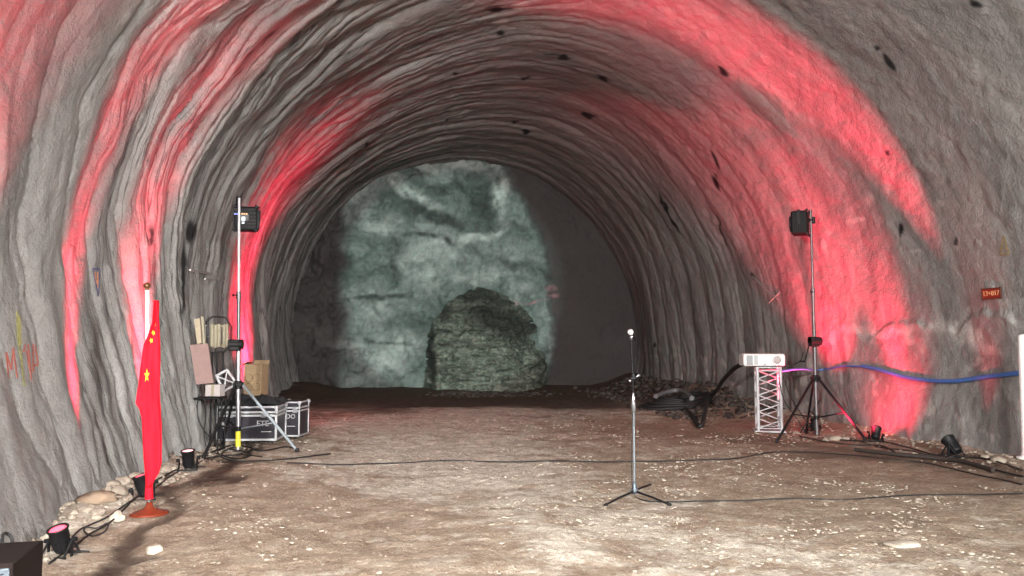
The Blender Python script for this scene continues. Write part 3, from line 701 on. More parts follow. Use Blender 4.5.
# ------------------------------------------------------------------ floor wash lamps
def par_lamp(px, py, label, lit, target=None, size=1.0, aim=(0, 0, 1), rz=0.0, hot=False):
    p = ground(px, py); t = thing('floor_lamp', label, 'stage lamp', p, rz); s = size
    a = Vector(aim).normalized(); piv = Vector((0, 0, .105 * s)); u, v, d = frame_of(a)
    hx_ = Vector((1, 0, 0)); hx_ = (hx_ - a * hx_.dot(a)).normalized()
    b = BM(); lathe(b, [(.030 * s, -.085 * s), (.045 * s, -.08 * s), (.052 * s, -.06 * s), (.052 * s, .0), (.060 * s, .012 * s), (.060 * s, .075 * s), (.068 * s, .078 * s), (.068 * s, .09 * s), (.058 * s, .09 * s), (.056 * s, .07 * s), (.0, .07 * s)], piv, a, 28)
    can = obj('can', b, 'black_metal', t)
    b = BM()
    for k in range(12):
        an = 2 * PI * k / 12; r_ = u * math.cos(an) + v * math.sin(an); cyl(b, piv + r_ * .053 * s - a * .055 * s, piv + r_ * .053 * s, .004 * s, n=6)
    obj('cooling_ribs', b, 'black', can)
    b = BM(); lathe(b, [(.0, .071 * s), (.055 * s, .072 * s), (.05 * s, .082 * s), (.03 * s, .088 * s), (.0, .09 * s)], piv, a, 24); obj('lens', b, 'lens_hot' if hot else ('lens_red' if lit else 'lens_dark'), can)
    # U-shaped bracket that carries the can and stands on the floor
    for sg in (-1, 1):
        e = piv + hx_ * sg * .082 * s
        b = BM(); box(b, (e + Vector((e.x, .0, .012 * s))) / 2 + Vector((0, 0, 0)), (.006 * s, .028 * s, (e.z + .02 * s)), bev=.002)
        for q in (-1, 1): cyl(b, e, Vector((e.x, q * .085 * s, .008 * s)), .008 * s, n=8)
        br = obj('bracket_arm', b, 'black_metal', t)
        b = BM(); cyl(b, e + hx_ * sg * .0, e + hx_ * sg * .03 * s, .017 * s, .015 * s, n=12); obj('knob', b, 'black', br)
    for q in (-1, 1): b = BM(); box(b, (0, q * .085 * s, .008 * s), (.19 * s, .02 * s, .014 * s), bev=.003); obj('bracket_foot', b, 'black_metal', t)
    tail = piv - a * .08 * s; b = BM()
    tube(b, spline([tail, tail - a * .02 * s + Vector((.03, .02, 0)) * s, Vector((.10 * s, .05 * s, .02 * s)), Vector((.16 * s, .07 * s, .012))], 6), .006 * s, 8); obj('power_lead', b, 'rubber', t)
    return t, p, a
par_lamp(60, 556, 'black floor lamp with glowing red lens beside the loudspeaker cabinet', True, size=1.0, aim=(-.10, -.30, 1), rz=-.2)
par_lamp(143, 499, 'black floor lamp standing behind the red flag pole', True, size=1.1, aim=(-.30, .05, 1), rz=.3)
par_lamp(188, 469, 'black floor lamp with glowing pink lens by the left stand tripod foot', True, size=1.1, aim=(-.08, -.14, 1), rz=.2, hot=True)
par_lamp(283, 411, 'floor lamp lighting the wall red behind the flight cases on the left', True, size=1.0, aim=(-.10, 0, 1))
par_lamp(876, 441, 'black floor lamp at the right tripod foot in the brightest red light', True, size=1.05, aim=(.22, .55, .8), rz=-.4)
par_lamp(815, 431, 'black floor lamp behind the right lighting stand column', True, size=1.0, aim=(.25, .3, .9), rz=.3)
par_lamp(953, 452, 'black floor lamp alone under the faint pink beam on the right wall', False, size=1.25, aim=(.35, .75, .75), rz=.5)
# ------------------------------------------------------------------ crank lighting stands
def light_stand(base, top, label, apex, feet, pole_mats, tape=False, winch_side=-1, crank=(-.10, -.05, -.10), winch_z=1.4, joint_z=2.0):
    t = thing('lighting_stand', label, 'lighting stand', base)
    b = BM(); cyl(b, (0, 0, .05), (0, 0, winch_z + .05), .030, n=18); cyl(b, (0, 0, .03), (0, 0, .07), .036, n=18); obj('lower_tube', b, pole_mats[0], t)
    b = BM(); cyl(b, (0, 0, winch_z), (0, 0, joint_z), .024, n=16); obj('middle_tube', b, pole_mats[1], t)
    b = BM(); cyl(b, (0, 0, joint_z - .02), (0, 0, top), .017, n=14); cyl(b, (0, 0, top - .02), (0, 0, top), .019, n=14); obj('upper_tube', b, pole_mats[2], t)
    for z, r in ((joint_z, .034),):
        b = BM(); cyl(b, (0, 0, z - .07), (0, 0, z + .03), r, n=16); j = obj('joint_clamp', b, 'chrome', t)
        b = BM(); cyl(b, (0, -.02, z - .02), (-.055, -.05, z - .02), .008, n=8); lathe(b, [(.0, 0), (.016, .002), (.018, .012), (.012, .022), (0, .024)], (-.05, -.046, z - .02), (-.7, -.6, 0), 10); obj('clamp_knob', b, 'black', j)
    b = BM(); cyl(b, (0, 0, apex - .06), (0, 0, apex + .05), .048, n=18); box(b, (0, 0, apex), (.12, .12, .05), bev=.012); obj('leg_collar', b, 'black_metal', t)
    low = .30
    b = BM(); cyl(b, (0, 0, low - .03), (0, 0, low + .03), .040, n=16); obj('brace_collar', b, 'black_metal', t)
    for (fx_, fy_, m_) in feet:
        fz = G(base.x + fx_, base.y + fy_) - base.z
        f = Vector((fx_, fy_, fz + .02)); a = Vector((fx_, fy_, 0)).normalized() * .05 + Vector((0, 0, apex))
        d = (f - a).normalized(); side = d.cross(Vector((0, 0, 1))).normalized(); upn = side.cross(d)
        Rm_ = Matrix((side, upn, d)).transposed()
        b = BM(); box(b, (a + f) / 2, (.026, .034, (f - a).length), Rm_, .004); lg = obj('leg', b, m_, t)
        b = BM(); lathe(b, [(.0, -.02), (.026, -.018), (.028, .01), (.02, .03), (.0, .03)], f, (0, 0, 1), 12); obj('foot_pad', b, 'rubber', lg)
        b = BM(); s0 = Vector((fx_, fy_, 0)).normalized() * .035 + Vector((0, 0, low)); s1 = a.lerp(f, .58); cyl(b, s0, s1, .011, n=8); obj('brace', b, m_, t)
    b = BM(); box(b, (winch_side * .035, -.05, winch_z), (.15, .12, .15), bev=.02); cyl(b, (winch_side * .02 - .09, -.06, winch_z + .01), (winch_side * .02 + .09, -.06, winch_z + .01), .062, n=20); w = obj('winch', b, 'black_metal', t)
    c = Vector((winch_side * .08, -.06, winch_z)); e = c + Vector((winch_side * .03, 0, 0)); k = c + Vector(crank)
    b = BM(); cyl(b, c, e, .010, n=8); tube(b, spline([e, e.lerp(k, .5), k], 4), .009, 8); cyl(b, k, k + Vector((winch_side * .10, -.02, 0)), .014, n=10); obj('crank_handle', b, 'black', w)
    if tape:
        b = BM(); cyl(b, (0, 0, .07), (0, 0, .32), .0325, n=18); obj('yellow_sleeve', b, 'yellow', t)['label'] = 'yellow tape sleeve'
    return t
bl_ = ground(238, 452); Yl = bl_.y
ftop = lambda px, py, Y: at(px, py, Y)
def foot(px, py, base, m): g = ground(px, py); return (g.x - base.x, g.y - base.y, m)
topL = ftop(239, 198, Yl)
stand_l = light_stand(bl_, topL.z - bl_.z, 'tall lighting stand on the left, with yellow sleeve low on its tube', .87, [foot(204, 458, bl_, 'black_metal'), foot(297, 453, bl_, 'zinc'), foot(222, 447, bl_, 'black_metal')],
            ('steel', 'chrome', 'alu'), True, -1, (.16, -.02, .02), winch_z=1.38, joint_z=2.05)
stand_l.rotation_euler = (0, -.020, 0)
br_ = ground(817, 437); Yr = br_.y; topR = ftop(813, 210, Yr)
light_stand(br_, topR.z - br_.z, 'tall chrome lighting stand on the right, with black tripod legs', .90, [foot(777, 443, br_, 'black_metal'), foot(865, 438, br_, 'black_metal'), foot(806, 433, br_, 'black_metal')],
            ('chrome', 'chrome', 'chrome'), False, -1, (-.14, -.04, -.30), winch_z=1.46, joint_z=2.25)
# lamps on the stands
def stage_light(loc, w, h, d, rz, label, display):
    t = thing('stage_light', label, 'stage light', loc, rz)
    b = BM(); box(b, (0, 0, 0), (w, d, h), bev=.025, seg=3); hs = obj('housing', b, 'black', t)
    b = BM()
    for k in range(7): box(b, (w * .5 - .004, -d * .35 + d * .7 * k / 6, 0), (.03, .008, h * .8))
    for k in range(7): box(b, (-w * .5 + .004, -d * .35 + d * .7 * k / 6, 0), (.03, .008, h * .8))
    for k in range(6): box(b, (w * .26, -d * .5 - .004, -h * .36 + h * .72 * k / 5), (w * .34, .022, .01))
    obj('heat_sink', b, 'black_metal', t)
    for sx in (-1, 1):
        for sz in (-1, 1): b = BM(); box(b, (sx * (w * .5 - .01), -d * .5 + .01, sz * (h * .5 - .005)), (.05, .05, .035), bev=.01); cyl(b, (sx * (w * .5 - .02), -d * .5, sz * h * .5), (sx * (w * .5 - .02), -d * .5, sz * (h * .5 + .03)), .008, n=8); obj('corner_guard', b, 'black_metal', t)
    b = BM(); lathe(b, [(0, 0), (w * .42, 0), (w * .42, .03), (w * .36, .03), (w * .34, .015), (0, .02)], (0, d * .5 - .004, 0), (0, 1, 0), 30); obj('lens', b, 'lens_dark', t)
    b = BM()
    for sg in (-1, 1): box(b, (sg * (w * .5 + .022), 0, h * .22), (.008, .04, h * .62), bev=.002)
    box(b, (0, 0, h * .53), (w + .052, .04, .008), bev=.002)
    obj('yoke', b, 'black_metal', t)
    if display:
        b = BM(); box(b, (-w * .02, -d * .5 - .006, .01), (w * .34, .012, h * .3), bev=.004); pn = obj('control_panel', b, 'case_black', hs)
        b = BM(); box(b, (-w * .08, -d * .5 - .014, -.01), (.042, .006, .052)); box(b, (-w * .09, -d * .5 - .014, -.062), (.03, .006, .024)); obj('screen', b, 'disp_white', t)
        b = BM()
        for k in range(3): box(b, (-w * .44 + k * .028, -d * .5 - .006, h * .17), (.018, .016, .018))
        obj('blue_indicator', b, 'disp_blue', t)
        b = BM()
        for k in range(3): box(b, (-w * .14 + k * .028, -d * .5 - .006, h * .18), (.020, .016, .018))
        obj('orange_indicator', b, 'disp_orange', t)
    return t
lc = at(246.5, 219.5, Yl + .16)
tl = stage_light(lc, .30, .32, .20, .06, 'black stage light with small lit screen on the left stand', True)
b = BM(); cyl(b, (-.10, -.16, .10), (-.10, .02, .10), .022, n=12); cyl(b, (-.10, -.03, .14), (-.10, -.03, .30), .035, n=16); box(b, (-.10, -.13, .10), (.07, .08, .05), bev=.008); obj('mounting_clamp', b, 'black_metal', tl)
lc = at(800, 223.5, Yr - .02)
tr = stage_light(lc, .30, .36, .24, .95, 'black stage light with plain cooling fins on the right stand', False)
b = BM(); Rr_ = Matrix.Rotation(-.95, 3, 'Z'); q = Rr_ @ Vector((topR.x - lc.x, .02, .06)); cyl(b, Vector((0, 0, .06)), q, .02, n=12); cyl(b, q + Vector((0, 0, -.05)), q + Vector((0, 0, .05)), .03, n=14); obj('mounting_clamp', b, 'black_metal', tr)
# ------------------------------------------------------------------ microphone stand
pm = ground(634.5, 497); Dm = (Vector(pm) - Vector(CAM)).dot(Vector(cf)); um = F / Dm
zt = lambda y: (497 - y) / um
t = thing('microphone_stand', 'slim black microphone stand on a tripod in the middle of the dirt floor', 'microphone stand', pm)
b = BM(); lathe(b, [(.0, .03), (.022, .03), (.034, .045), (.034, .075), (.026, .09), (.020, .12), (.016, .15), (0, .15)], n=20); obj('base_hub', b, 'slate', t)
for (x_, y_) in ((605, 506.5), (670, 506), (650, 486)):
    g = ground(x_, y_); f = Vector((g.x - pm.x, g.y - pm.y, g.z - pm.z + .012)); d = f.normalized()
    b = BM(); tube(b, [d * .02 + Vector((0, 0, .055)), f.lerp(Vector((0, 0, .06)), .5) + Vector((0, 0, .004)), f], [.011, .010, .009], 10); lg = obj('leg', b, 'black_metal', t)
    b = BM(); cyl(b, f - Vector((d.x, d.y, 0)) * .03 + Vector((0, 0, .002)), f + Vector((d.x, d.y, 0)) * .008, .014, n=10); obj('rubber_foot', b, 'rubber', lg)
b = BM(); cyl(b, (0, 0, .12), (0, 0, zt(404)), .0125, n=16); obj('lower_tube', b, 'zinc', t)
b = BM(); lathe(b, [(0, 0), (.018, 0), (.021, .02), (.021, .09), (.016, .12), (.012, .16), (.01, .18), (0, .18)], (0, 0, zt(412)), (0, 0, 1), 16); obj('height_clutch', b, 'steel', t)
tp = Vector((-.022, -.02, zt(338)))
b = BM(); tube(b, [(0, 0, zt(404)), (-.004, -.003, zt(378)), tp], .0068, 10); obj('upper_rod', b, 'black_metal', t)
b = BM(); cyl(b, (-.03, -.01, zt(379)), (.03, -.01, zt(379)), .016, n=12); box(b, (0, -.005, zt(377)), (.03, .035, .06), bev=.006); bc = obj('boom_clamp', b, 'black_metal', t)
b = BM(); cyl(b, (.028, -.01, zt(378)), (.048, -.01, zt(376)), .007, n=8); lathe(b, [(0, 0), (.014, .002), (.016, .012), (.01, .02), (0, .02)], (.045, -.01, zt(376)), (1, 0, .2), 10); lathe(b, [(0, 0), (.014, .002), (.016, .016), (.008, .026), (0, .026)], (-.026, -.01, zt(381)), (-1, 0, -.4), 10); obj('clamp_knob', b, 'steel', bc)
b = BM(); lathe(b, [(0, -.02), (.013, -.018), (.016, 0), (.012, .02), (0, .022)], tp, (0, 0, 1), 12); cyl(b, tp + Vector((-.012, -.01, .0)), tp + Vector((.014, -.01, .012)), .013, n=10); obj('microphone_clip', b, 'steel', t)
md = Vector((-.45, -.62, .42)).normalized(); mo = Vector(pm) + tp + Vector((.012, .01, .030))
t = thing('microphone', 'handheld microphone with silver ball grille clipped on the slim stand', 'microphone', mo)
b = BM(); lathe(b, [(0, -.11), (.011, -.109), (.013, -.09), (.017, 0), (.019, .02), (0, .02)], (0, 0, 0), md, 18); obj('handle', b, 'black', t)
b = BM(); lathe(b, [(0, .018), (.018, .019), (.024, .032), (.0285, .045), (.0285, .052), (.026, .066), (.019, .077), (.010, .083), (0, .085)], (0, 0, 0), md, 22); obj('grille', b, 'mic_grille', t)
# ------------------------------------------------------------------ truss tower and white projector on the right
pb = ground(769, 431); Dt = (Vector(pb) - Vector(CAM)).dot(Vector(cf)); ut = F / Dt
ht = (431 - 367) / ut; rzt = -YAW - .22
t = thing('truss_tower', 'short silver box truss tower with zigzag bracing by the right wall', 'truss', pb, rzt)
b = BM(); box(b, (0, 0, .012), (.48, .46, .02), bev=.004); obj('base_plate', b, 'alu', t)
b = BM(); box(b, (0, 0, ht - .01), (.40, .38, .018), bev=.003); obj('top_plate', b, 'alu', t)
hw = .175; cs = [(-hw, -hw), (hw, -hw), (hw, hw), (-hw, hw)]
for x, y in cs:
    b = BM(); cyl(b, (x, y, .02), (x, y, ht - .018), .0245, n=14); obj('chord', b, 'alu', t)
for i in range(4):
    (x0, y0), (x1, y1) = cs[i], cs[(i + 1) % 4]; b = BM(); n = 7
    for k in range(n):
        za, zb = .06 + (ht - .12) * k / n, .06 + (ht - .12) * (k + 1) / n
        A, B_ = ((x0, y0, za), (x1, y1, zb)) if k % 2 == 0 else ((x1, y1, za), (x0, y0, zb)); cyl(b, A, B_, .010, n=8)
    cyl(b, (x0, y0, .06), (x1, y1, .06), .010, n=8); cyl(b, (x0, y0, ht - .06), (x1, y1, ht - .06), .010, n=8)
    obj('bracing', b, 'alu', t)
pj = Vector(pb) + Vector((0, 0, ht)); xoff = ((763.5) - 769) / ut
wd = 41 / ut; hd_ = 12.3 / ut
t = thing('projector', 'white rounded projector box lying on top of the silver truss tower', 'projector', pj + Vector((xoff * math.cos(rzt), xoff * math.sin(rzt), 0)) , -YAW - .05)
b = BM(); box(b, (0, 0, .012 + hd_ / 2), (wd, .34, hd_), bev=.035, seg=4); body = obj('body', b, 'white', t)
for x in (-wd * .19, wd * .19):
    for y in (-.12, .12): b = BM(); cyl(b, (x, y, 0), (x, y, .02), .018, n=10); obj('rubber_foot', b, 'black', t)
fy0 = -.17
b = BM(); box(b, (-wd * .355, fy0, .012 + hd_ * .5), (wd * .15, .012, hd_ * .76), bev=.004)
for k in range(8): box(b, (-wd * .355, fy0 - .008, .012 + hd_ * (.18 + .64 * k / 7)), (wd * .14, .008, .006))
obj('vent_grille', b, 'grey_grille', t)
b = BM()
for k in range(6): box(b, (-wd * .20 - .03 + .011 * k, fy0 - .001, .012 + hd_ * .5), (.005, .010, hd_ * .74))
obj('side_vent', b, 'grey_grille', t)
b = BM(); lathe(b, [(0, 0), (hd_ * .40, 0), (hd_ * .42, .02), (hd_ * .36, .03), (hd_ * .33, .012), (0, .010)], (wd * .30, fy0 + .002, .012 + hd_ * .5), (0, -1, 0), 30); ring_ = obj('lens_ring', b, 'white', t)
b = BM(); lathe(b, [(0, .008), (hd_ * .32, .010), (hd_ * .2, .022), (0, .028)], (wd * .30, fy0 + .002, .012 + hd_ * .5), (0, -1, 0), 26); obj('lens', b, 'pale_box', ring_)
b = BM(); box(b, (wd * .03, fy0, .012 + hd_ * .5), (.004, .006, hd_ * .9)); box(b, (wd * .0, fy0 - .002, .012 + hd_ * .16), (.035, .008, .02), bev=.004); obj('seam', b, 'grey_grille', t)
# ------------------------------------------------------------------ cables
def cable(name, label, pts, r, m='rubber', cat='cable', n=7, group=None, free=None, sub=8):
    """pts: pixel pairs on the ground (or points in space), laid on the floor"""
    P = []
    for p in pts: P.append(ground(*p) if len(p) == 2 else Vector(p))
    S = spline(P, sub)
    b = BM(); Q = []
    for i, s in enumerate(S):
        z = G(s.x, s.y) + r * .9 + .008
        k = noise(s.x * 3, s.y * 3, 0, 121) * .01
        Q.append(Vector((s.x + float(k), s.y, max(z, s.z if free else z))))
    tube(b, Q, r, n); return tag(obj(name, b, m), label, cat, group)
cable('cable', 'thin black cable crossing the whole floor behind the microphone stand', [(286, 464), (340, 466), (372, 465), (440, 462), (520, 463), (590, 463), (700, 461), (740, 459), (780, 453), (835, 455), (880, 459), (940, 467), (1023, 486)], .008)
cable('cable', 'thin black cable running from the microphone stand to the right edge', [(636, 499), (652, 503), (690, 503), (740, 502), (795, 500), (850, 501), (905, 497), (960, 496), (1023, 495)], .007)
cable('cable', 'black cable trailing along the left wall past the flag base', [(48, 566), (70, 552), (90, 536), (110, 524), (128, 506), (150, 488), (170, 474), (184, 468)], .008)
cable('cable', 'black cable looping over the rocks behind the loudspeaker', [(62, 552), (80, 531), (96, 530), (108, 525), (104, 534), (92, 538), (84, 530), (104, 520), (122, 508), (140, 497)], .007)
cable('cable', 'black cable along the left wall between floor lamp and tripod', [(150, 494), (160, 486), (176, 474), (196, 466), (214, 458), (240, 456), (262, 458)], .008)
cable('cable', 'black cable bunched on the ground under the left stand', [(205, 456), (225, 450), (250, 455), (238, 460), (222, 455), (240, 447), (262, 452), (285, 448), (296, 450)], .010)
cable('cable', 'black cable snaking across the floor from the left stand to the right', [(236, 456), (252, 451), (246, 445), (228, 447), (218, 453), (232, 462), (262, 462), (290, 460), (330, 455)], .009)
cable('cable', 'black cable along the right wall between the two floor lamps', [(840, 441), (862, 442), (885, 443), (905, 448), (930, 452), (950, 455), (985, 460), (1023, 470)], .010)
cable('cable', 'black cable hugging the right wall foot beyond the lone lamp', [(800, 437), (826, 443), (850, 446), (880, 447), (900, 455), (925, 456), (945, 459), (980, 466), (1023, 478)], .011)
cable('cable', 'black cable crossing from the right tripod towards the lone floor lamp', [(818, 439), (836, 436), (858, 441), (884, 449), (912, 451), (935, 458), (960, 457)], .008)
cable('hose', 'thick mud-brown hose lying on the dirt near the right wall', [(855, 452), (890, 456), (920, 459), (950, 462), (975, 467), (993, 473)], .026, 'brown_hose', 'hose', 12)
# blue hose on the right wall
def wall_tube(name, label, px, r, m, off=.05, cat='hose'):
    S = spline([wall_hit(x, y, off)[0] for x, y in px], 10); b = BM(); tube(b, S, r, 12); return tag(obj(name, b, m), label, cat)
wall_tube('hose', 'blue hose sagging along the right wall to the picture edge', [(862, 366), (880, 370), (905, 377), (930, 380.5), (955, 381), (985, 377), (1010, 374), (1040, 371)], .030, 'blue_hose')
S0 = wall_hit(866, 367, .05)[0]
b = BM(); tube(b, spline([S0, wall_hit(845, 366, .06)[0], wall_hit(820, 370, .06)[0], at(798, 369, Yr + .7), at(778, 372, Yr + .6)], 8), .016, 10)
tag(obj('cable', b, 'blue_hose'), 'thin blue cable running behind the right stand to the projector', 'cable')
rp = Vector(pj) + Vector((-.12, .22, .06))
g1 = ground(700, 405); g2 = ground(668, 406)
b = BM(); tube(b, spline([rp, at(744, 364, rp.y + .4), at(735, 368, rp.y + 1.0), at(724, 379, rp.y + 1.6), at(716, 391, rp.y + 2.1), at(708, 400, rp.y + 2.4), g1 + Vector((0, 0, .05)), ground(688, 406) + Vector((0, 0, .05)), g2 + Vector((0, 0, .05))], 8), .038, 12)
tag(obj('cable', b, 'rubber'), 'thick black cable dropping from the projector to the far coil', 'cable')
gc = ground(676, 409); b = BM(); C_ = []
for k in range(5):
    r_ = .62 - .04 * k
    for i in range(28):
        a = 2 * PI * i / 28; C_.append(Vector((gc.x + r_ * 1.2 * math.cos(a) + .05 * k, gc.y + r_ * .8 * math.sin(a), G(gc.x + r_ * 1.2 * math.cos(a), gc.y + r_ * .8 * math.sin(a)) + .05 + .045 * k + .02 * math.sin(3 * a + k))))
tube(b, C_, .034, 9); tag(obj('cable_coil', b, 'rubber'), 'coiled heap of thick black cable at the far right wall foot', 'cable coil')
b = BM(); tube(b, spline([ground(656, 411) + Vector((0, 0, .30)), ground(668, 409) + Vector((0, 0, .36)), ground(682, 408) + Vector((0, 0, .37)), ground(692, 407) + Vector((0, 0, .30))], 8), .05, 10)
tag(obj('hose', b, 'grey_hose'), 'pale grey hose length lying over the black cable coil', 'hose')
# thin wires hanging behind the right stand
for i, (pp, lab) in enumerate([([(803, 352), (800, 361), (790, 366), (778, 366)], 'black cable hooked from the right winch to the projector'),
                               ([(820, 400), (812, 412), (806, 424), (800, 433)], 'thin black wire hanging by the right tripod column'),
                               ([(783, 376), (790, 396), (800, 412), (812, 430)], 'thin black wire curving from projector to right tripod base'),
                               ([(779, 377), (784, 400), (798, 420), (806, 434)], 'thin black wire hanging lowest beside the truss tower')]):
    yy = np.linspace(Yr - .05, Yr + .15, len(pp)); b = BM(); tube(b, spline([at(x, y, float(Y)) for (x, y), Y in zip(pp, yy)], 8), .007, 7); tag(obj('cable', b, 'rubber'), lab, 'cable')
b = BM(); tube(b, spline([at(2, 542, 3.9), at(3, 535, 3.95), at(7, 533.5, 4.0), at(11, 537, 4.0), at(13, 545, 4.0), at(14, 556, 4.0)], 8), .008, 8); tag(obj('cable', b, 'rubber'), 'black cable loop rising behind the loudspeaker cabinet', 'cable')
b = BM(); S = spline([at(634, 400, pm.y - .03), at(632.3, 425, pm.y - .05), at(631.5, 460, pm.y - .05), at(632, 485, pm.y - .04), ground(636, 499) + Vector((0, 0, .01))], 8); tube(b, S, .0035, 6)
tag(obj('cable', b, 'rubber'), 'thin microphone cable hanging down the slim stand', 'cable')
# ------------------------------------------------------------------ flight cases, boxes and gear at the left
def flight_case(cl, w, d, h, rz, label, trim, lettering, marks):
    t = thing('flight_case', label, 'flight case', cl, rz)
    b = BM(); box(b, (0, 0, h * .39 + .05), (w, d, h * .78), bev=.006); body = obj('body', b, 'case_black', t)
    b = BM(); box(b, (0, 0, .05 + h * .78 + .012 + h * .11), (w, d, h * .22), bev=.006); lid = obj('lid', b, 'case_black', t)
    e = trim; b = BM(); H = .05 + h + .012
    for sx in (-1, 1):
        for sy in (-1, 1): box(b, (sx * w / 2, sy * d / 2, .05 + h * .39), (e, e, h * .78), bev=.003)
    for z in (.05 + .01, .05 + h * .78 - .015):
        for sy in (-1, 1): box(b, (0, sy * d / 2, z), (w, e, e), bev=.003)
        for sx in (-1, 1): box(b, (sx * w / 2, 0, z), (e, d, e), bev=.003)
    obj('edge_trim', b, 'alu', body)
    b = BM()
    for z in (.05 + h * .78 + .03, H - .012):
        for sy in (-1, 1): box(b, (0, sy * d / 2, z), (w, e, e), bev=.003)
        for sx in (-1, 1): box(b, (sx * w / 2, 0, z), (e, d, e), bev=.003)
    for sx in (-1, 1):
        for sy in (-1, 1): lathe(b, [(0, -.03), (.022, -.026), (.032, 0), (.022, .026), (0, .03)], (sx * w / 2, sy * d / 2, H - .02), (0, 0, 1), 12); box(b, (sx * w / 2, sy * d / 2, .05 + h * .9), (e, e, h * .2), bev=.003)
    obj('edge_trim', b, 'alu', lid)
    for sx in (-.28, .28):
        b = BM(); box(b, (sx * w, -d / 2 - .006, .05 + h * .78), (.07, .014, .09), bev=.004); lathe(b, [(0, 0), (.018, .001), (.016, .012), (0, .014)], (sx * w, -d / 2 - .012, .05 + h * .78), (0, -1, 0), 12); obj('latch', b, 'steel', t)
    for sx in (-1, 1):
        for sy in (-1, 1):
            b = BM(); cyl(b, (sx * (w / 2 - .07) - .015, sy * (d / 2 - .07), .03), (sx * (w / 2 - .07) + .015, sy * (d / 2 - .07), .03), .03, n=16); obj('caster', b, 'rubber', t)
    for (txt, x, z, s) in lettering:
        text_mesh('lettering', txt, s, 'print', body, facing(Vector((x, -d / 2 - .004, z)), (1, 0, 0), (0, 0, 1)), .001)
    if marks:
        b = BM()
        for (x, z, ww, hh) in marks: box(b, (x, -d / 2 - .002, z), (ww, .004, hh))
        obj('label_mark', b, 'print', body)
    return t
pA = ground(248, 444); DA = (Vector(pA) - Vector(CAM)).dot(Vector(cf)); uA = F / DA
wA = 58 / uA; hA = 33 / uA; dA = .55; rA = -YAW + .06
cA = Vector((pA.x, pA.y + dA / 2, 0)); cA.z = G(cA.x, cA.y)
flight_case(cA, wA, dA, hA, rA, 'long black flight case with silver edges and white lettering behind left stand', .03, [('FTE', .22, .28, .11)], [(-.33, .28, .08, .05), (-.30, .225, .05, .02), (.27, .17, .14, .012)])
pB = ground(284, 442); cB = Vector((pB.x + .06, pB.y + .55, 0)); cB.z = G(cB.x, cB.y)
flight_case(cB, .30, .42, .50, -YAW - .05, 'narrow black flight case standing right of the long silver-edged case', .022, [('LDO', 0, .34, .09)], [(.0, .20, .18, .01)])
# black cloth over the long case
b = BM(); nu, nv = 60, 36; vg = []
topz = hA + .062
for i in range(nu + 1):
    row = []
    for j in range(nv + 1):
        u, v = i / nu * 2 - 1, j / nv * 2 - 1
        x = u * (wA * .53) + .02; y = v * (dA * .50)
        e = max(abs(u), abs(v)); fall = sst(.80, 1.0, e)
        z = topz + .02 + (.085 * float(1 - e * e) + .05 * float(fbm(u * 2.3, v * 1.7, 0, 131, 4)) + .03 * abs(float(noise(u * 6, v * 4, 0, 132)))) * (1 - .7 * float(fall))
        z = max(z, topz + .014)
        row.append(b.verts.new((x * (1 + .03 * float(noise(v * 3, 0, 0, 133))), y, z)))
    vg.append(row)
for i in range(nu):
    for j in range(nv): b.faces.new((vg[i][j], vg[i + 1][j], vg[i + 1][j + 1], vg[i][j + 1])).smooth = True
o = obj('black_cloth', b, 'fabric'); o.location = cA; o.rotation_euler = (0, 0, rA); sm = o.modifiers.new('thickness', 'SOLIDIFY'); sm.thickness = .012; sm.offset = 1
tag(o, 'rumpled black cloth thrown over the long flight case', 'cloth')
# cardboard box
ztop = cA.z + hA + .14
pC = at(256, 392, cA.y + .36)
t = thing('cardboard_box', 'open brown cardboard box standing behind the left stand column', 'cardboard box', (pC.x, pC.y, G(pC.x, pC.y)), -YAW - .12)
hC = at(256, 364, pC.y).z - G(pC.x, pC.y)
b = BM(); box(b, (0, 0, hC / 2), (.27, .24, hC), bev=.004); bd = obj('body', b, 'card', t)
b = BM(); box(b, (.02, .12, hC + .02), (.24, .006, .07), Matrix.Rotation(-.5, 3, 'X')); box(b, (-.14, 0, hC + .01), (.10, .22, .006), Matrix.Rotation(-.5, 3, 'Y')); obj('flap', b, 'card', t)
b = BM()
for sx in (-.06, .06):
    tube(b, [Vector((sx + .055 * math.cos(a), -.122, hC - .20 + .055 * math.sin(a))) for a in np.linspace(0, 2 * PI, 25)[:-1]], .005, 6, True)
    tube(b, [Vector((sx + .055 * math.cos(a), -.122, hC - .33 + .055 * math.sin(a))) for a in np.linspace(0, 2 * PI, 25)[:-1]], .005, 6, True)
obj('printed_rings', b, 'card_print', bd)
# rack of gear by the left wall
YR = cA.y - .75
t = thing('equipment_rack', 'tan ribbed equipment rack on thin posts with wire guard by the left wall', 'equipment rack', Vector((at(217, 335, YR).x, YR, G(at(217, 335, YR).x, YR))), -YAW)
o_ = Vector(t.location)
def loc(px, py, dy=0.0):
    p = at(px, py, YR + dy) - o_; return Matrix.Rotation(YAW, 3, 'Z') @ p
for x in (212.5, 217.5, 223):
    a = loc(x, 352); b = BM(); cyl(b, (a.x, a.y, 0), (a.x, a.y, a.z), .013, n=10); obj('post', b, 'black_metal', t)
b = BM()
for k, x in enumerate((212, 215.5, 219, 224, 227)):
    a, c = loc(x, 347 + (k % 2)), loc(x, 324 + (k % 2) * .7); cyl(b, a, c, .026 if k < 3 else .020, n=12); 
a, c = loc(211, 347), loc(228, 347); box(b, (a + c) / 2 + Vector((0, .03, .02)), ((c - a).length, .06, .03), bev=.004); a, c = loc(211, 326), loc(228, 326); box(b, (a + c) / 2 + Vector((0, .03, 0)), ((c - a).length, .06, .03), bev=.004)
obj('ribbed_body', b, 'tan', t)
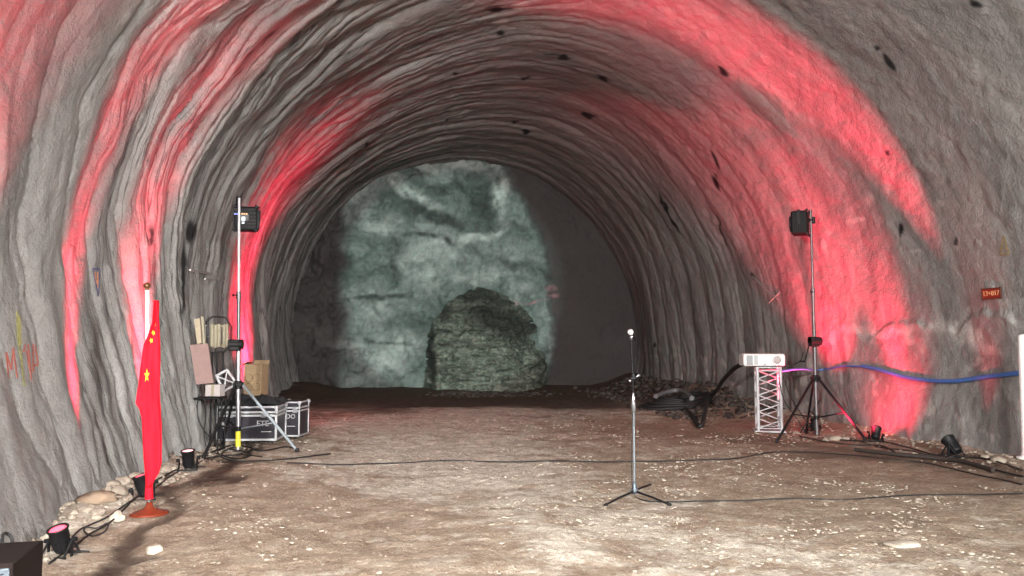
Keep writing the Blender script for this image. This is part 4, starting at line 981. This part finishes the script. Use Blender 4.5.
b = BM(); hexp = [loc(*q, -.05) for q in ((207, 322), (213, 317), (226, 318), (232, 327), (231, 346), (225, 352), (212, 354), (206, 345))]; tube(b, hexp, .006, 6, True)
hex2 = [loc(*q, .10) for q in ((206, 321), (212, 316), (225, 317), (231, 326), (230, 345), (224, 351), (211, 353), (205, 344))]; tube(b, hex2, .006, 6, True)
for p_, q_ in zip(hexp, hex2): cyl(b, p_, q_, .005, n=6)
obj('wire_guard', b, 'black_metal', t)
b = BM(); cyl(b, loc(205, 337), loc(212, 336), .012, n=8); cyl(b, loc(206, 325), loc(206, 345), .012, n=8); obj('side_bracket', b, 'steel', t)
# plank and board leaning at the wall
def slab(name, corners, Y0, thick, m, label, cat, dy=(0, 0, 0, 0)):
    P = [at(x, y, Y0 + q) for (x, y), q in zip(corners, dy)]; b = BM(); n = (P[1] - P[0]).cross(P[2] - P[0]).normalized()
    if n.y < 0: n = -n
    prism(b, P, n * thick); return tag(obj(name, b, m), label, cat)
YB = YR - .35
slab('board', [(190, 345), (208, 343.5), (213.5, 383), (196, 384.5)], YB, .03, 'rust_panel', 'pinkish brown board hung flat in front of the left wall', 'board', (0, .02, .02, 0))
slab('plank', [(194, 319.5), (200, 318), (201.5, 343), (197, 344)], YB + .05, .04, 'wood', 'short pale wooden plank above the pinkish brown board', 'plank')
slab('plank', [(200.8, 316), (203.5, 317), (205.5, 345), (203, 346)], YB + .12, .03, 'tan', 'thin dull brown batten right of the pale plank', 'plank')
pD = at(215, 396, YB + .1)
t = thing('carton', 'small pale carton under the pinkish brown board', 'carton', pD, -YAW - .1)
b = BM(); box(b, (0, 0, .075), (.20, .14, .15), bev=.004); obj('body', b, 'pale_box', t)
b = BM(); box(b, (0, -.071, .075), (.035, .003, .15)); box(b, (0, 0, .151), (.035, .14, .003)); obj('tape', b, 'tan', t)
# shelf bracket that carries board and carton
a = at(196, 397, YB + .16); c = at(224, 397, YB + .16)
t = thing('wall_shelf', 'dark steel shelf on slanting legs under the pale carton at left wall', 'shelf', Vector(((a.x + c.x) / 2, a.y, G((a.x + c.x) / 2, a.y))), -YAW)
hs_ = a.z - t.location.z; w_ = (c - a).length
b = BM(); box(b, (0, 0, hs_ - .012), (w_, .30, .02), bev=.003); obj('shelf_board', b, 'black_metal', t)
for sx in (-1, 1):
    for sy in (-1, 1):
        b = BM(); cyl(b, (sx * w_ * .46, sy * .12, 0), (sx * w_ * .46, sy * .12, hs_ - .02), .011, n=8); obj('leg', b, 'black_metal', t)
# corner piece of aluminium truss
t = thing('truss_corner', 'small silver truss corner piece propped beside the left stand column', 'truss', at(226, 391, YR - .05), -YAW)
o_ = Vector(t.location); Y0 = YR - .05
def loc2(px, py, dy=0.0): return Matrix.Rotation(YAW, 3, 'Z') @ (at(px, py, Y0 + dy) - o_)
fr = [(216, 376), (227, 370), (237, 384), (224, 391)]
for dy in (0, .14):
    for i in range(4):
        b = BM(); cyl(b, loc2(*fr[i], dy), loc2(*fr[(i + 1) % 4], dy), .018, n=10); obj('chord', b, 'alu', t)
b = BM(); cyl(b, loc2(*fr[0]), loc2(*fr[2]), .010, n=8); cyl(b, loc2(*fr[1]), loc2(*fr[3]), .010, n=8)
for q in fr: cyl(b, loc2(*q), loc2(*q, .14), .014, n=8)
obj('bracing', b, 'alu', t)
b = BM(); tube(b, spline([at(199, 394, YB + .1), at(197, 410, YB), at(201, 425, YB), at(212, 440, YB + .1), at(222, 446, YB + .2)], 8), .008, 7); tag(obj('cable', b, 'rubber'), 'black wire hanging down the left wall below the board', 'cable')
b = BM(); tube(b, spline([at(205, 396, YB + .1), at(206, 415, YB), at(204, 432, YB), at(206, 446, YB)], 8), .008, 7); tag(obj('cable', b, 'rubber'), 'black wire hanging beside the long case at the left wall', 'cable')
# white post at the right edge
pw = ground(1027.5, 459)
t = thing('white_post', 'white upright post cut off by the right picture edge', 'post', pw)
b = BM(); cyl(b, (0, 0, .03), (.02, 0, 1.40), .055, n=24); obj('tube', b, 'white', t)
b = BM(); lathe(b, [(.0, 0), (.11, 0), (.11, .02), (.06, .035), (.058, .07), (0, .07)], (0, 0, 0), (0, 0, 1), 24); obj('foot', b, 'white', t)
b = BM(); lathe(b, [(0, 0), (.057, 0), (.05, .02), (.02, .03), (0, .032)], (.02, 0, 1.40), (0, 0, 1), 24); obj('cap', b, 'white', t)
# ------------------------------------------------------------------ light
w = bpy.data.worlds.new('world'); scene.world = w; w.use_nodes = True
w.node_tree.nodes['Background'].inputs['Color'].default_value = (.9, .95, 1, 1); w.node_tree.nodes['Background'].inputs['Strength'].default_value = .25
def spot(name, loc_, tgt, e, size, blend, color, rad_=.05):
    l = bpy.data.lights.new(name, 'SPOT'); l.energy = e; l.spot_size = math.radians(size); l.spot_blend = blend; l.color = color; l.shadow_soft_size = rad_
    o = bpy.data.objects.new(name, l); COL.objects.link(o); o.location = loc_
    o.rotation_euler = (Vector(tgt) - Vector(loc_)).to_track_quat('-Z', 'Y').to_euler(); return o
spot('work_floodlight', (-2.3, -1.0, 2.5), (2.6, 9.5, .9), 3900, 130, 1.0, (1, .97, .93), .10)
spot('side_fill', (5.6, -3.2, 3.0), (-2.9, 6.6, -.2), 5600, 56, 1.0, (1, .975, .95), .45)  # unseen fill, added to brighten the near left wall
l = bpy.data.lights.new('entrance_fill', 'AREA'); l.shape = 'RECTANGLE'; l.size = 3; l.size_y = 2; l.energy = 1000; l.spread = math.radians(80); l.color = (1, .985, .95)  # unseen fill light, added to lift the floor and lower walls
o = bpy.data.objects.new('entrance_fill', l); COL.objects.link(o); o.location = (2.6, -9.0, 4.6); o.rotation_euler = (Vector((2.4, 9, -1.5)) - Vector(o.location)).to_track_quat('-Z', 'Y').to_euler()
tgt = at(452, 285, YF)
spot('follow_spot', (0.6, -3.5, 3.4), tgt, 9600, 15.5, .22, (.68, 1, .89), .08)
RED = (1, .025, .075)
def red_spot(px, py, e, half, tilt, ky, lean=0.0, up=.24, blend=1.0):
    """wall washer: a fan of light across the tunnel, narrow along it"""
    p = ground(px, py) + Vector((-.25 if px > 512 else .12, 0, up)); a = Vector((math.sin(tilt), lean, math.cos(tilt))).normalized()
    o = spot('red_wash', p, p + a, e, 2 * half, blend, RED, .05)
    z = -a; y = (Vector((0, 1, 0)) - z * z.y).normalized(); x = y.cross(z)
    o.matrix_world = Matrix.Translation(p) @ Matrix((x, y, z)).transposed().to_4x4() @ Matrix.Diagonal((1, ky, 1, 1))
red_spot(60, 556, 1500, 36, .0, .45)
red_spot(143, 499, 1900, 46, -.28, .17, .08)
red_spot(188, 469, 2200, 42, -.36, .30, .04)
red_spot(283, 411, 4200, 46, -.46, .80, -.05)
red_spot(876, 441, 1500, 46, .16, .34, .36)
red_spot(876, 441, 200, 55, 1.15, .60, .22)
red_spot(815, 431, 1900, 46, .16, .66, .40)
red_spot(848, 437, 170, 55, 1.10, .60, .15)
red_spot(953, 452, 6200, 30, -.20, .30, .36)
red_spot(953, 452, 90, 55, .30, .24, .05)
# ------------------------------------------------------------------ view
vs = scene.view_settings; vs.view_transform = 'Standard'; vs.look = 'None'; vs.gamma = 1; vs.use_curve_mapping = False; vs.exposure = 0.0
scene.display_settings.display_device = 'sRGB'
